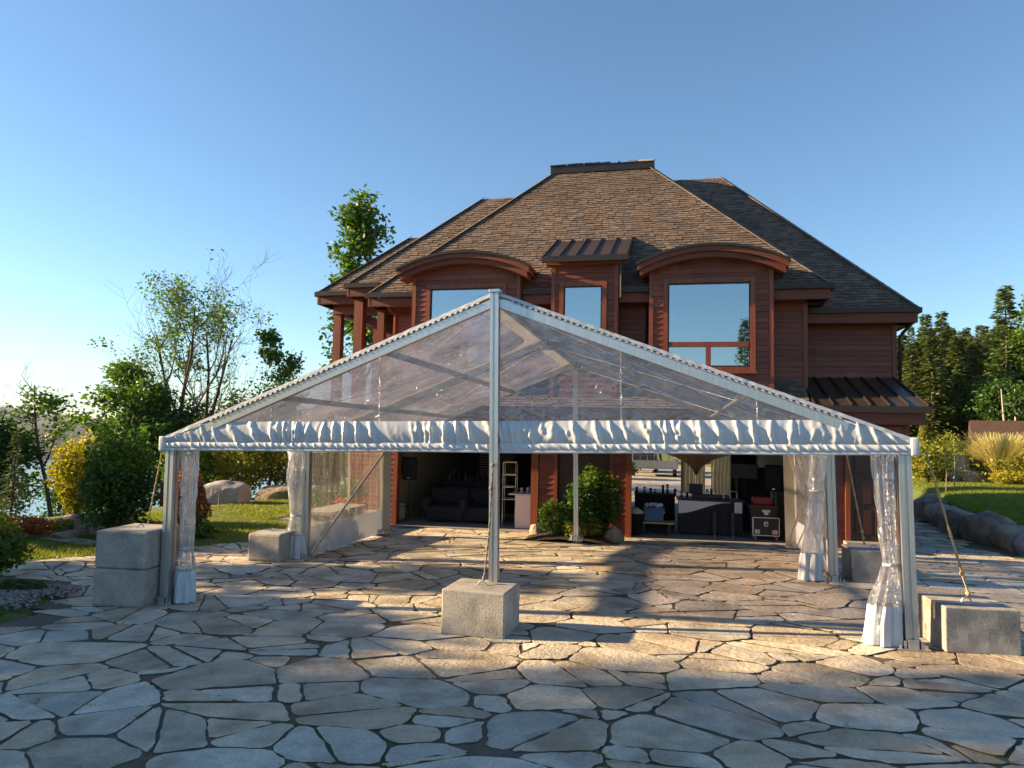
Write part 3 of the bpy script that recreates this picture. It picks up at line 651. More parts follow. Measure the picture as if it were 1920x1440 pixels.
# porch columns and deck at the lakeside corner
for x, y, w in ((-9.72, 19.45, .24), (-8.72, 18.75, .26), (-7.98, 18.6, .2), (-9.75, 22.4, .24)):
    MB().box((x - w / 2, y - w / 2, 3.0), (x + w / 2, y + w / 2, 6.1)).build('porch_column', M['woodv'], house)
MB().box((-9.85, 19.3, 5.75), (-7.7, 19.55, 6.05)).build('porch_beam', M['woodv'], house)
MB().box((-9.86, 19.56, 5.76), (-9.62, 22.6, 6.04)).build('porch_beam', M['woodv'], house)
MB().box((-9.9, 18.5, 2.75), (-7.52, 23, 3.0)).build('porch_deck', M['soffit'], house)
siding(-9.7, -7.52, -.2, 2.74, 20.5)
# --- skirt roof over the ground floor
for a, b in ((-7.7, -6.70), (-3.76, -3.0), (-1.29, -.58), (2.34, 3.1)):
    r = MB().add([(a, 17.12, 2.98), (b, 17.12, 2.98), (b, 18.3, 3.78), (a, 18.3, 3.78), (a, 17.12, 2.9), (b, 17.12, 2.9), (b, 18.3, 2.9), (a, 18.3, 2.9)], [(0, 1, 2, 3), (0, 4, 5, 1), (1, 5, 6, 2), (0, 3, 7, 4), (4, 7, 6, 5)]).build('skirt_roof', M['roofbase'], house)
    shingle_face(r, [(a, 17.12, 2.98), (b, 17.12, 2.98), (b, 18.3, 3.78), (a, 18.3, 3.78)])
for a, b in ((-6.70, -3.76), (-3.0, -1.29), (-.58, 2.34)):
    r = MB().add([(a, 17.12, 2.98), (b, 17.12, 2.98), (b, 17.5, 3.24), (a, 17.5, 3.24)], [(0, 1, 2, 3)]).build('skirt_roof', M['roofbase'], house)
    shingle_face(r, [(a, 17.12, 2.98), (b, 17.12, 2.98), (b, 17.5, 3.24), (a, 17.5, 3.24)])
MB().box((-7.72, 17.0, 2.84), (3.12, 17.12, 2.97)).build('gutter', M['gutter'], house)
MB().box((-7.7, 17.12, 2.62), (3.1, 17.2, 2.84)).build('fascia', M['soffit'], house)
MB().box((-7.7, 17.2, 2.74), (3.1, 17.54, 2.76)).build('soffit', M['soffit'], house)
metal_roof(3.14, 5.5, 17.15, 3.12, 19.3, 3.92, .42, hipr=.12)
MB().box((3.14, 17.2, 2.72), (5.42, 17.3, 2.98)).build('fascia', M['soffit'], house)
# --- ground floor: piers, openings, interior
siding(-7.5, -6.98, -.15, 2.7, YF, .3); siding(-3.34, -1.0, 2.3, 2.7, YF, .3)
siding(-3.2, -2.78, -.1, 2.3, YF, .3); siding(-1.42, -1.05, -.1, 2.3, YF, .3)
MB().box((-2.78, YF + .12, -.1), (-1.42, YF + .3, 2.3)).build('recess_panel', M['dooor'], house)
for x0, x1 in ((-7.04, -6.93), (-3.4, -3.22), (-2.82, -2.74), (-1.46, -1.38), (-1.07, -.93), (2.66, 2.8)): trim(x0, x1, -.12, 2.3, YF, .06)
MB().box((-6.95, YF - .02, 2.28), (-3.4, YF + .3, 2.7)).build('header', M['woodv'], house); MB().box((-.95, YF - .02, 2.28), (2.7, YF + .3, 2.7)).build('header', M['woodv'], house)
siding(2.8, 3.45, -.15, 2.7, YF, .3)
siding(3.45, 5.2, -.15, 2.72, YF + .05, .3, holes=[(3.88, 4.98, 0, 2.3)]); trim(5.1, 5.2, -.15, 2.7, YF + .05)
MB().box((5.02, YF + .35, -.15), (5.2, 27, 2.9)).build('wall', M['wood'], house)
dr = MB().box((3.95, YF - .0, .12), (4.92, YF + .06, 2.2)).build('door', M['dooor'], house)
for x0, x1 in ((4.05, 4.40), (4.47, 4.82)):
    for z0, z1 in ((.25, .8), (.92, 1.5), (1.6, 2.08)): MB().rbox((x0, YF - .02, z0), (x1, YF + .02, z1), .015).build('door_panel', M['dooor'], dr)
for x0, x1, z0, z1 in ((3.85, 3.95, .1, 2.32), (4.92, 5.02, .1, 2.32), (3.95, 4.92, 2.2, 2.32)): MB().box((x0, YF - .05, z0), (x1, YF + .05, z1)).build('door_frame', M['woodv'], dr)
MB().tube([(4.84, YF - .05, 1.12), (4.84, YF - .05, 1.26)], .018, 8).build('door_handle', M['chrome'], dr)
MB().box((3.8, YF - .35, -.12), (5.06, YF - .002, .10)).build('door_step', M['slab'], house)
# floor, ceiling, inner walls
MB().box((-10.2, 17.43, -.3), (5.2, 28.3, -.085)).build('floor_slab', M['slab'], house)
MB().box((-7.5, YF + .31, 2.78), (3.4, 26.9, 2.88)).build('ceiling', M['inner'], house)
MB().box((-7.5, YF + .31, -.08), (-7.36, 26, 2.77)).build('inner_wall', M['cream'], house)
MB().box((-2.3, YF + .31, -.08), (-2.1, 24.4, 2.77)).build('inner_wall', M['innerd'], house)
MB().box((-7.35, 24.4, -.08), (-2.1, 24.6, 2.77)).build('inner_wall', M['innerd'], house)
MB().box((2.78, YF + .31, -.08), (2.92, 27, 2.77)).build('inner_wall', M['cream'], house)
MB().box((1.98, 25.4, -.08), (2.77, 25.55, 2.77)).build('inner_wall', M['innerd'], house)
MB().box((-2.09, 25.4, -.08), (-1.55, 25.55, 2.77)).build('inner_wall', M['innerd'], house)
MB().box((-1.55, 25.4, 2.1), (1.98, 25.55, 2.77)).build('inner_wall', M['whitep'], house)
# window with a louvred blind in the lakeside inner wall
lw = MB().box((-6.6, 24.32, .5), (-5.3, 24.39, 2.2)).build('louvre_window', M['woodv'], house)
MB().box((-5.95, 24.29, .55), (-5.35, 24.315, 2.15)).build('curtain', M['beige'], lw)
for i in range(18): MB().box((-6.55, 24.27, .56 + i * .09), (-5.98, 24.315, .61 + i * .09)).build('slat', M['cream'], lw)
# ------------------------------------------------------------------ clear party tent (local frame: x across, y back, z up)
tent = thing('party_tent', 'clear roofed aluminium frame tent with white wrinkled valance on the flagstones', 'tent', (-6.6, 8.36, 0))
tent.rotation_euler = (-.0091, -.0216, 0)
TW, TL, EV, AP, VB, VT = 9.14, 7.37, 2.15, 3.93, 2.017, 2.40
SL = (AP - EV) / (TW / 2)
def rz_(x): return EV + SL * min(x, TW - x)
def post_profile(w):
    h = w / 2; g = w * .12; e = w * .16
    return [(-h, -h), (-g, -h), (-g, -h + e), (g, -h + e), (g, -h), (h, -h), (h, -g), (h - e, -g), (h - e, g), (h, g), (h, h), (g, h), (g, h - e), (-g, h - e), (-g, h), (-h, h), (-h, g), (-h + e, g), (-h + e, -g), (-h, -g)]
def post(x, y, z1, w=.125, z0=0.0, plate=True):
    p = MB().prism([(x + a, y + b, z0) for a, b in post_profile(w)], (0, 0, z0), (0, 0, z1)).build('post', M['alu'], tent)
    if plate:
        b = MB().rbox((x - .16, y - .13, z0), (x + .16, y + .13, z0 + .014), .004); b.box((x - .05, y - .11, z0 + .014), (x + .05, y - .068, z0 + .1)); b.box((x - .09, y - .1, z0 + .014), (x - .07, y + .1, z0 + .09)); b.box((x + .07, y - .1, z0 + .014), (x + .09, y + .1, z0 + .09))
        b.build('base_plate', M['steel'], p)
        for sx in (-1, 1):
            for sy in (-1, 1): MB().tube([(x + sx * .125, y + sy * .1, z0 + .01), (x + sx * .125, y + sy * .1, z0 + .05)], .012, 6).build('anchor_pin', M['steel'], p)
    return p
YP = (0.0, TL / 2, TL)
for y in YP:
    for x in (.06, TW - .06): post(x, y + .06, EV - .02)
post(TW / 2, -.035, AP + .03, .105)
MB().rbox((TW / 2 - .07, -.10, AP + .03), (TW / 2 + .07, .03, AP + .075), .01).build('post_cap', M['alu'], tent)
post(TW / 2, TL + .06, AP - .1, .10)
# rafters, ridge, purlins, eave beams, cables
for k, y in enumerate(YP):
    for s in (0, 1):
        x0 = .02 if s == 0 else TW - .02
        MB().beam((x0, y + .06, EV - .05), (TW / 2, y + .06, AP - .05), .06 if k == 0 else .11, .115).build('rafter', M['alu'] if k == 0 else M['alu2'], tent)
    if k: MB().rbox((TW / 2 - .16, y + .02, AP - .19), (TW / 2 + .16, y + .1, AP - .03), .015).build('ridge_bracket', M['alu2'], tent)
MB().beam((TW / 2, .06, AP - .05), (TW / 2, TL + .06, AP - .05), .06, .08).build('ridge_beam', M['alu2'], tent)
for f in (.36, .68):
    for s in (0, 1):
        x = TW / 2 * f; z = rz_(x) - .075; x = x if s == 0 else TW - x
        for b in range(2): MB().beam((x, YP[b] + .1, z), (x, YP[b + 1] + .02, z), .075, .07).build('purlin', M['alu2'], tent)
for x in (.06, TW - .06): MB().beam((x, .12, EV - .1), (x, TL + .0, EV - .1), .06, .09).build('eave_beam', M['alu2'], tent)
MB().beam((.1, TL + .06, EV - .08), (TW - .1, TL + .06, EV - .08), .05, .08).build('gable_beam', M['alu2'], tent)
for b in range(2):
    for s in (0, 1):
        X = lambda q: q if s == 0 else TW - q
        MB().tube([(X(.2), YP[b] + .1, rz_(.2) - .1), (X(4.4), YP[b + 1], rz_(4.4) - .1)], .006, 5).build('bracing_cable', M['chrome'], tent)
        MB().tube([(X(4.4), YP[b] + .1, rz_(4.4) - .1), (X(.2), YP[b + 1], rz_(.2) - .1)], .006, 5).build('bracing_cable', M['chrome'], tent)
# roof cover: each panel = cream border with a rounded window of clear vinyl
def rounded(u0, u1, v0, v1, r, n=7):
    pts = []
    for cx, cy, a in ((u1 - r, v0 + r, -90), (u1 - r, v1 - r, 0), (u0 + r, v1 - r, 90), (u0 + r, v0 + r, 180)):
        for i in range(n + 1): t = R_(a + 90 * i / n); pts.append((cx + r * math.cos(t), cy + r * math.sin(t)))
    return pts
def roof_panel(b, s):
    y0, y1 = YP[b] + (.0 if b == 0 else .06), YP[b + 1] + (.06 if b == 0 else .14)
    ln = TW / 2
    def P(u, v, off=0.0):   # u 0 eave .. 1 ridge ; v along y
        x = u * ln; z = rz_(x) + .02 + off - .03 * math.sin(math.pi * u) * math.sin(math.pi * (v - y0) / (y1 - y0)) + .006 * nz(x * 2.3, v * 2.3, b + s * 7)
        return (x if s == 0 else TW - x, v, z)
    n = 7; inner = rounded(.075, .94, y0 + .12, y1 - .12, .02, n)
    # rounded in real units near the ridge
    inner = []
    ru, rv = .13, .62
    for cx, cy, a, r1, r2 in ((.94 - ru, y0 + .14 + rv, -90, ru, rv), (.94 - ru, y1 - .14 - rv, 0, ru, rv), (.03 + .03, y1 - .14 - .12, 90, .03, .12), (.03 + .03, y0 + .14 + .12, 180, .03, .12)):
        for i in range(n + 1): t = R_(a + 90 * i / n); inner.append((cx + r1 * math.cos(t), cy + r2 * math.sin(t)))
    outer = []
    cn = [(1, y0), (1, y1), (0, y1), (0, y0)]
    for k, c in enumerate(cn):
        p, q = inner[k * (n + 1)], inner[k * (n + 1) + n]
        for i in range(n + 1):
            t = i / n
            if k == 0: a, bb = (p[0], y0), (1, q[1])
            if k == 1: a, bb = (1, p[1]), (q[0], y1)
            if k == 2: a, bb = (p[0], y1), (0, q[1])
            if k == 3: a, bb = (0, p[1]), (q[0], y0)
            outer.append(tuple(np.array(a) + (np.array(c) - np.array(a)) * min(1, t * 2)) if t <= .5 else tuple(np.array(c) + (np.array(bb) - np.array(c)) * (t * 2 - 1)))
    m = len(inner); mb = MB(); mb.add([P(*q) for q in outer] + [P(*q) for q in inner], [(i, (i + 1) % m, m + (i + 1) % m, m + i) for i in range(m)])
    bd = mb.build('roof_border', M['pvcband'], tent)
    g = MB()
    # clear insert: grid clipped to the rounded outline by row
    nu, nvv = 36, 30; rows = []
    for i in range(nu + 1):
        u = .03 + (.94 - .03) * i / nu
        lo, hi = y0 + .14, y1 - .14
        if u > .94 - ru: k = (u - (.94 - ru)) / ru; d = rv * (1 - math.sqrt(max(0, 1 - k * k))); lo += d; hi -= d
        rows.append([P(u, lo + (hi - lo) * j / nvv, -.002) for j in range(nvv + 1)])
    g.v = [Vector(p) for r in rows for p in r]; w = nvv + 1
    g.f = [(i * w + j, i * w + j + 1, (i + 1) * w + j + 1, (i + 1) * w + j) for i in range(nu) for j in range(nvv)]
    g.build('roof_panel', M['vinyl'], bd, True)
for b in range(2):
    for s in (0, 1): roof_panel(b, s)
# clear gable sheets (front in two halves, back in two halves)
def gable(y, zb, half):
    g = MB()
    def fn(u, v):
        x = u * (TW / 2 - .05); zt = rz_(x) - .03; z = zb + max(0, zt - zb) * v; xx = x if half == 0 else TW - x
        return (xx, y + .010 * nz(xx * 1.6, z * 1.6, 4) + .003 * nz(xx * 6, z * 6, 2), z)
    g.grid(fn, 60, 26); return g.build('gable_panel', M['vinylg'], tent, True)
for h in (0, 1): gable(.015, VT - .01, h)
for h in (0, 1): gable(TL + .11, EV - .05, h)
for h in (0, 1):
    for t in (.34, .67):
        x = TW / 2 * t; x = x if h == 0 else TW - x
        MB().box((x - .009, -.002, VT), (x + .009, .004, rz_(x) - .08)).build('welded_seam', M['vinylc'], tent)
# wrinkled front valance, two halves
def valance(x0, x1, seed):
    def top(x): return min(VT, rz_(x) + .055)
    def disp(x, v):
        ph = x * 31 + 8 * nz(x * .9, seed) + 2.5 * nz(x * 2.7, seed + 3) + (1.5 + 8 * nz(x * .7, seed + 2)) * (v - .5)
        edge = min(1, abs(x - .0) / 1.2) * min(1, abs(TW - x) / 1.2)
        am = (.0145 + .016 * nz(x * 1.4, seed + 5)) * (.15 + .85 * edge)
        w = .8 * math.sin(ph) + .5 * math.sin(ph * 2.13 + 2.0 * nz(x * 2, v * 2, seed)) + .8 * nz(x * 8, v * 2.5, seed) + .45 * nz(x * 21, v * 6, seed)
        return am * w * (.35 + .65 * math.sin(math.pi * min(1, max(0, v * .92 + .08))) ** .7)
    mb = MB()
    def fn(u, v):
        x = x0 + (x1 - x0) * u; z1 = top(x); zb = VB + .115
        return (x, -.012 - max(0, disp(x, v)) * 1.4 - disp(x, v) * .2 - .02 * math.sin(math.pi * v), zb + (z1 - zb) * v)
    mb.grid(fn, 420, 14); val = mb.build('valance', M['pvc'], tent, True)
    hm = MB()
    def fh(u, v):
        x = x0 + (x1 - x0) * u; q = x * 62 + 5 * nz(x * 3, seed) + (2.5 + 4 * nz(x * 1.3, seed + 9)) * v * 2
        d = (.008 + .006 * nz(x * 2, seed)) * (math.sin(q) + .5 * math.sin(q * 1.7 + x)) * math.sin(math.pi * min(1, v * 1.0 + .02)) + .35 * disp(x, .1) * v
        return (x, -.028 - max(0, d) - .3 * d - .012 * math.sin(math.pi * v), VB + .03 + (.115 - .03) * v)
    hm.grid(fh, 620, 8); hm.build('gathered_hem', M['pvc'], val, True)
    ed = MB()
    ed.grid(lambda u, v: (x0 + (x1 - x0) * u, -.03 - .006 * math.sin(math.pi * v) - .004 * nz((x0 + (x1 - x0) * u) * 6, seed), VB + .034 * v + .003 * math.sin((x0 + (x1 - x0) * u) * 2.2)), 160, 3)
    ed.build('hem_edge', M['pvc'], val, True)
    return val
valance(-.02, TW / 2 - .02, 1.0); valance(TW / 2 + .03, TW + .03, 8.0)
for s in (0, 1):    # side eave skirts and corner flaps
    x = -.015 if s == 0 else TW + .015; sg = -1 if s == 0 else 1
    sk_ = MB(); sk_.grid(lambda u, v: (x + sg * (.012 + .010 * math.sin(u * 190 + 3 * nz(u * 9)) * math.sin(math.pi * v)), -.02 + (TL + .14) * u, VB + (EV + .04 - VB) * v), 300, 6); sk_.build('side_skirt', M['pvc'], tent, True)
    cp = MB(); cp.rbox((x - .045 + sg * .02, -.05, VB - .005), (x + .045 + sg * .02, .05, EV + .06), .02); cp.build('corner_flap', M['pvc'], tent, True)
    # laced edging on the front rafter: a flat sleeve with small lacing tabs
    L = MB()
    def fl(u, v):
        xx = u * (TW / 2 - .03); return (xx if s == 0 else TW - xx, -.034 - .006 * v - .004 * nz(u * 60, v * 2, s), rz_(xx) + .058 - .042 * v + .005 * nz(u * 45, s))
    L.grid(fl, 260, 3); L.build('sleeve_edge', M['pvc'], tent, True)
    d_ = Vector((1, 0, SL)).normalized()
    for q in range(52):
        xx = .7 + q * (TW / 2 - .85) / 52; hh = .022 + .008 * nz(q * 1.7, s); c_ = Vector((xx, -.042, rz_(xx) + .012))
        a_ = c_ - d_ * (.018 + .006 * nz(q * 2.3)); b_ = c_ + d_ * .02; dn = Vector((0, -.004, -hh)); pts = [a_, b_, b_ + dn, a_ + dn]
        if s == 1: pts = [Vector((TW - p.x, p.y, p.z)) for p in pts]
        MB().prism(pts, (0, 0, 0), (0, .008, 0)).build('lacing_tab', M['pvc'], tent)
    w2 = MB(); w2.grid(lambda u, v: ((u * (TW / 2)) if s == 0 else TW - u * (TW / 2), -.03 + .15 * v, rz_(u * TW / 2) + .058 + .006 * nz(u * 30, v)), 90, 2); w2.build('rafter_sleeve', M['pvc'], tent, True)
    MB().beam((.62 if s == 0 else TW - .62, -.012, rz_(.62) - .075), (TW / 2, -.012, AP - .075), .05, .10).build('gable_rail', M['alu'], tent)
# clear side walls in the back bays
def side_wall(x, y0, y1):
    sg = 1 if x > 4 else -1
    w = MB(); w.grid(lambda u, v: (x + .015 * nz(u * 5, v * 2, x) + .006 * math.sin(u * 60), y0 + (y1 - y0) * u, .56 + 1.45 * v), 60, 16)
    wl = w.build('side_wall', M['vinylw'], tent, True)
    sk2 = MB(); sk2.grid(lambda u, v: (x + .02 * nz(u * 7, v * 2, x + 3) - sg * .05 * (1 - v) * 0, y0 + (y1 - y0) * u, .02 + .54 * v), 60, 8); sk2.build('wall_skirt', M['pvc'], wl, True)
    for yy in (y0 + .02, (y0 + y1) / 2, y1 - .02):
        bw = .11 if yy != (y0 + y1) / 2 else .06
        MB().grid(lambda u, v: (x - .004 + .015 * nz(((yy - y0) / (y1 - y0)) * 5, v * 2, x), yy - bw + 2 * bw * u, .56 + 1.45 * v), 2, 10).build('wall_band', M['pvcband'], wl)
    MB().grid(lambda u, v: (x - .003, y0 + (y1 - y0) * u, 1.93 + .1 * v), 20, 1).build('wall_band', M['pvcband'], wl)
side_wall(.02, YP[1] + .12, TL); side_wall(TW - .02, YP[1] + .12, TL)
for y in (YP[2],):
    for x in (.14, TW - .14): MB().box((x - .09, y - .005, .02), (x + .09, y + .005, 2.02)).build('corner_sleeve', M['pvcband'], tent)
# diagonal braces
MB().tube([(.12, YP[1] + .15, .08), (.12, TL - .05, 1.95)], .026, 8).build('brace_bar', M['steel'], tent)
MB().tube([(TW - .12, YP[1] + .15, .1), (TW - .12, TL - .1, 1.9)], .028, 8).build('brace_bar', M['steel'], tent)
MB().tube([(TW - .19, YP[1] + .15, 1.9), (TW - .19, TL - .1, .1)], .028, 8).build('brace_bar', M['steel'], tent)
# bunched, tied clear curtains
def bunch(x, y, prof, seed, lean=(0, 0), zt=2.05):
    def mk(z0, z1, nv, nm, mat, par):
        nu = 44
        def fn(u, v):
            z = z0 + (z1 - z0) * v; a = 2 * math.pi * u
            r = np.interp(z, [p[0] for p in prof], [p[1] for p in prof]); k = np.interp(z, [p[0] for p in prof], [p[2] for p in prof])
            w = 1 + .22 * math.sin(7 * a + seed + 1.4 * nz(z * 2, seed)) + .16 * math.sin(13 * a + 3 * nz(z * 3, seed + 4)) + .12 * nz(math.cos(a) * 2, math.sin(a) * 2, z * 5 + seed)
            ox = np.interp(z, [p[0] for p in prof], [p[3] for p in prof])
            return (x + ox + r * w * math.cos(a), y + r * k * w * math.sin(a), z)
        m = MB(); m.grid(fn, nu, nv); return m.build(nm, mat, par, True)
    c = mk(.42, zt, 46, 'tied_curtain', M['vinylc'], tent)
    mk(.015, .425, 10, 'curtain_skirt', M['pvc'], c)
    zr = min(prof, key=lambda p: p[1]); MB().lathe([(zr[1] * 1.12, -.012), (zr[1] * 1.2, 0), (zr[1] * 1.12, .012)], (x + zr[3], y, zr[0]), 18).build('tie_cord', M['pvc'], c)
# profile rows: z, radius, depth ratio, x offset
bunch(.27, .12, [(0, .13, .8, .02), (.42, .11, .8, .02), (.72, .075, .8, .02), (1.3, .085, .9, .02), (2.05, .10, 1, .02)], 1.0)
bunch(-.12, YP[1] + .02, [(0, .24, .45, -.02), (.42, .17, .5, 0), (.78, .085, .8, .0), (1.25, .15, .7, 0), (2.05, .16, .7, 0)], 3.0)
bunch(TW - .30, YP[1] + .0, [(0, .15, .5, -.10), (.42, .13, .6, -.07), (.8, .10, .7, -.03), (1.4, .095, .8, .02), (2.05, .10, .8, .06)], 5.0)
bunch(TW - .22, .10, [(0, .18, .7, -.10), (.42, .15, .7, -.06), (.85, .065, .9, .0), (1.4, .08, .9, -.02), (2.05, .10, .9, -.04)], 7.0)
# ------------------------------------------------------------------ concrete ballast blocks
def block_mesh(sx, sy, sz, seed, r=.03):
    bm = bmesh.new(); bmesh.ops.create_cube(bm, size=1, matrix=Matrix.Translation((0, 0, sz / 2)) @ Matrix.Diagonal((sx, sy, sz, 1)))
    bmesh.ops.bevel(bm, geom=bm.edges[:], offset=r, segments=2, affect='EDGES', profile=.5)
    bmesh.ops.subdivide_edges(bm, edges=[e for e in bm.edges if e.calc_length() > .2], cuts=6, use_grid_fill=True)
    for v in bm.verts:
        n = nz(v.co.x * 3 + seed, v.co.y * 3, v.co.z * 3) * .004 + nz(v.co.x * 9 + seed, v.co.y * 9, v.co.z * 9) * .003
        c = Vector((v.co.x, v.co.y, v.co.z - sz / 2)).normalized(); v.co += c * n
        if v.co.z < 0: v.co.z = 0
    me = bpy.data.meshes.new('concrete_block'); bm.to_mesh(me); bm.free(); me.materials.append(M['concrete']); return me
def cblock(label, loc, rz, size, seed, eye=True, r=.03):
    b = thing('concrete_block', label, 'concrete block', loc, rz, 'concrete ballast blocks')
    link(bpy.data.objects.new('body', block_mesh(*size, seed, r)), b)
    if eye:
        t = [(.05 * math.cos(a), 0, size[2] - .01 + .055 * math.sin(a)) for a in np.linspace(0, math.pi, 9)]
        MB().tube(t, .010, 6).build('lifting_loop', M['steel'], b)
    return b
def gz(x, y): return float(gp(x, y))
cblock('grey concrete block at the bottom of the two stacked by the tent corner post', (-7.03, 8.44, gz(-7, 8.5)), .10, (.72, .78, .485), 1, False, .03)
cblock('grey concrete block on top of another beside the tent corner post', (-7.03, 8.45, gz(-7, 8.5) + .488), .09, (.72, .78, .485), 2, True, .03)
cblock('lone concrete block on the flagstones in front of the tent middle post', (-2.12, 8.30 - .22, gz(-2.1, 8.2) + .0), -.05, (.74, .66, .50), 3, True, .018)
cblock('smooth concrete block outside the corner post on the driveway side with yellow rope', (3.10, 8.66, gz(3.10, 8.66)), .09, (.72, .66, .46), 4, True, .012)
cblock('concrete block behind the tied curtain on the lawn side', (-7.10, 11.95, gz(-7.1, 12)), .02, (.66, .66, .50), 5, True, .045)
cblock('stained concrete block in front of the dark red panelled door', (3.12, 12.35, gz(3.1, 12.3)), .04, (.80, .62, .50), 6, True, .02)
# ropes
def rope(name, label, pts, r, mat, twist=True, knots=()):
    t = thing(name, label, 'rope', pts[0] if isinstance(pts[0], tuple) else tuple(pts[0]), 0, 'guy ropes')
    o = Vector(pts[0]); P = [Vector(p) - o for p in pts]; q = []
    for i in range(len(P) - 1):
        for k in range(24): q.append(P[i] + (P[i + 1] - P[i]) * (k / 24))
    q.append(P[-1])
    for s in (0, math.pi):
        c = [p + Vector((math.cos(i * .9 + s), math.sin(i * .9 + s), 0)) * r * .55 for i, p in enumerate(q)]
        MB().tube(c, r * .7, 6).build('strand', mat, t, True)
    for k in knots:
        p = P[0] + (P[-1] - P[0]) * k; MB().lathe([(.2 * r, -2.6 * r), (2 * r, -1.6 * r), (2.3 * r, 0), (2 * r, 1.6 * r), (.2 * r, 2.6 * r)], p, 10).build('knot', mat, t, True)
rope('guy_rope', 'dark twisted rope from the middle post down to the lone block', [(-2.06, 8.22, 2.0), (-2.08, 8.20, 1.2), (-2.12, 8.16, gz(-2.1, 8.2) + .54)], .011, M['ropeg'], knots=(.02, .22, .98))
rope('guy_rope', 'yellow rope knotted above the block beside the driveway corner post', [(2.66, 8.44, 2.26), (3.13, 8.68, gz(3.14, 8.66) + .51)], .011, M['rope'], knots=(.78, .84, .98))
rope('guy_rope', 'pale rope slanting to the block by the panelled door', [(2.68, 12.1, 2.15), (2.98, 12.32, gz(3.1, 12.3) + .55)], .011, M['rope'], knots=(.86, .93))
rope('guy_rope', 'pale rope down to the two stacked blocks', [(-6.72, 8.40, 1.98), (-6.92, 8.45, gz(-7, 8.5) + 1.02)], .009, M['rope'], knots=(.9,))
# ------------------------------------------------------------------ inside the garage, lakeside bay
FZ = -.083
def speaker(loc, rz, label, zs=1.05, h=.62, w=.38):
    s = thing('speaker', label, 'speaker', (loc[0], loc[1], loc[2] + zs), rz, 'loudspeakers on stands')
    MB().rbox((-w / 2, -.16, 0), (w / 2, .16, h), .06).build('cabinet', M['blackp'], s, True)
    MB().rbox((-w / 2 + .035, -.172, .04), (w / 2 - .035, -.155, h - .05), .004).build('grille', M['black'], s)
    MB().rbox((-.03, -.178, .05), (.03, -.17, .075), .002).build('badge', M['chrome'], s)
    t = thing('speaker_stand', 'black tripod stand under the ' + label, 'stand', loc, rz, 'speaker stands')
    MB().tube([(0, 0, .12), (0, 0, zs)], .02, 10).build('pole', M['blackp'], t); MB().lathe([(.035, .42), (.035, .5)], (0, 0, 0), 10).build('collar', M['blackp'], t)
    for k in range(3):
        a = 2.1 * k + .5; MB().tube([(0, 0, .46), (.42 * math.cos(a), .42 * math.sin(a), .015)], .012, 6).build('leg', M['blackp'], t)
speaker((-7.0, 18.55, FZ), .2, 'loudspeaker beside the louvred window garage wall', 1.08)
def cbar(name, label, cat, a, b, h, top=True, mat='black'):
    t = thing(name, label, cat, ((a[0] + b[0]) / 2, (a[1] + b[1]) / 2, FZ)); dx, dy = (b[0] - a[0]) / 2, (b[1] - a[1]) / 2
    MB().rbox((-dx, -dy, .03), (dx, dy, h - .03), .03).build('body', M[mat], t)
    MB().rbox((-dx + .02, -dy + .02, 0), (dx - .02, dy - .02, .035), .008).build('plinth', M['blackp'], t)
    if top: MB().rbox((-dx - .02, -dy - .02, h - .03), (dx + .02, dy + .02, h), .008).build('counter_top', M['blackp'], t)
    return t
def armchair(label, x, y, rz, w=.95):
    t = thing('lounge_chair', label, 'armchair', (x, y, FZ), rz, 'black lounge seats')
    MB().rbox((-w / 2, -.42, .05), (w / 2, .42, .42), .06).build('seat', M['black'], t, True); MB().rbox((-w / 2, .22, .42), (w / 2, .45, .88), .07).build('backrest', M['black'], t, True)
    for s in (-1, 1):
        MB().rbox((s * w / 2 - .09, -.42, .3), (s * w / 2 + .09, .42, .62), .06).build('armrest', M['black'], t, True)
        for q in (-1, 1): MB().lathe([(.02, 0), (.025, .06)], (s * (w / 2 - .06), q * .36, 0), 8).build('leg', M['chrome'], t)
armchair('black lounge seat beside the speaker tripod in the garage', -5.95, 18.75, .05, 1.05)
armchair('black lounge seat beside the wire rack in the garage', -4.98, 18.85, -.04, .95)
cb = cbar('bar_counter', 'long dark bar counter behind the two black lounge seats', 'bar', (-6.5, 19.9), (-4.5, 20.5), .98)
for i in range(11):
    x = -6.4 + i * .18 + rnd.uniform(-.04, .04); y = 20.05 + rnd.uniform(-.05, .25); h = rnd.uniform(.2, .32)
    b = thing('bottle', 'bottle among the row on the dark bar counter', 'bottle', (x, y, FZ + .982), 0, 'bottles on the dark bar counter')
    MB().lathe([(.032, 0), (.035, .02), (.035, h * .6), (.013, h * .75), (.013, h * .97)], (0, 0, 0), 10).build('glass_body', M['blackp'] if i % 3 else M['blue'], b, True); MB().lathe([(.016, h * .96), (.016, h)], (0, 0, 0), 10).build('cap', M['whitep'] if i % 2 else M['chrome'], b)
t = thing('wooden_table', 'reddish wooden table under the louvred window', 'table', (-5.7, 22.6, FZ)); MB().rbox((-.8, -.35, .9), (.8, .35, .95), .01).build('table_top', M['woodv'], t)
for sx in (-1, 1):
    for sy in (-1, 1): MB().box((sx * .72 - .03, sy * .28 - .03, 0), (sx * .72 + .03, sy * .28 + .03, .9)).build('leg', M['woodv'], t)
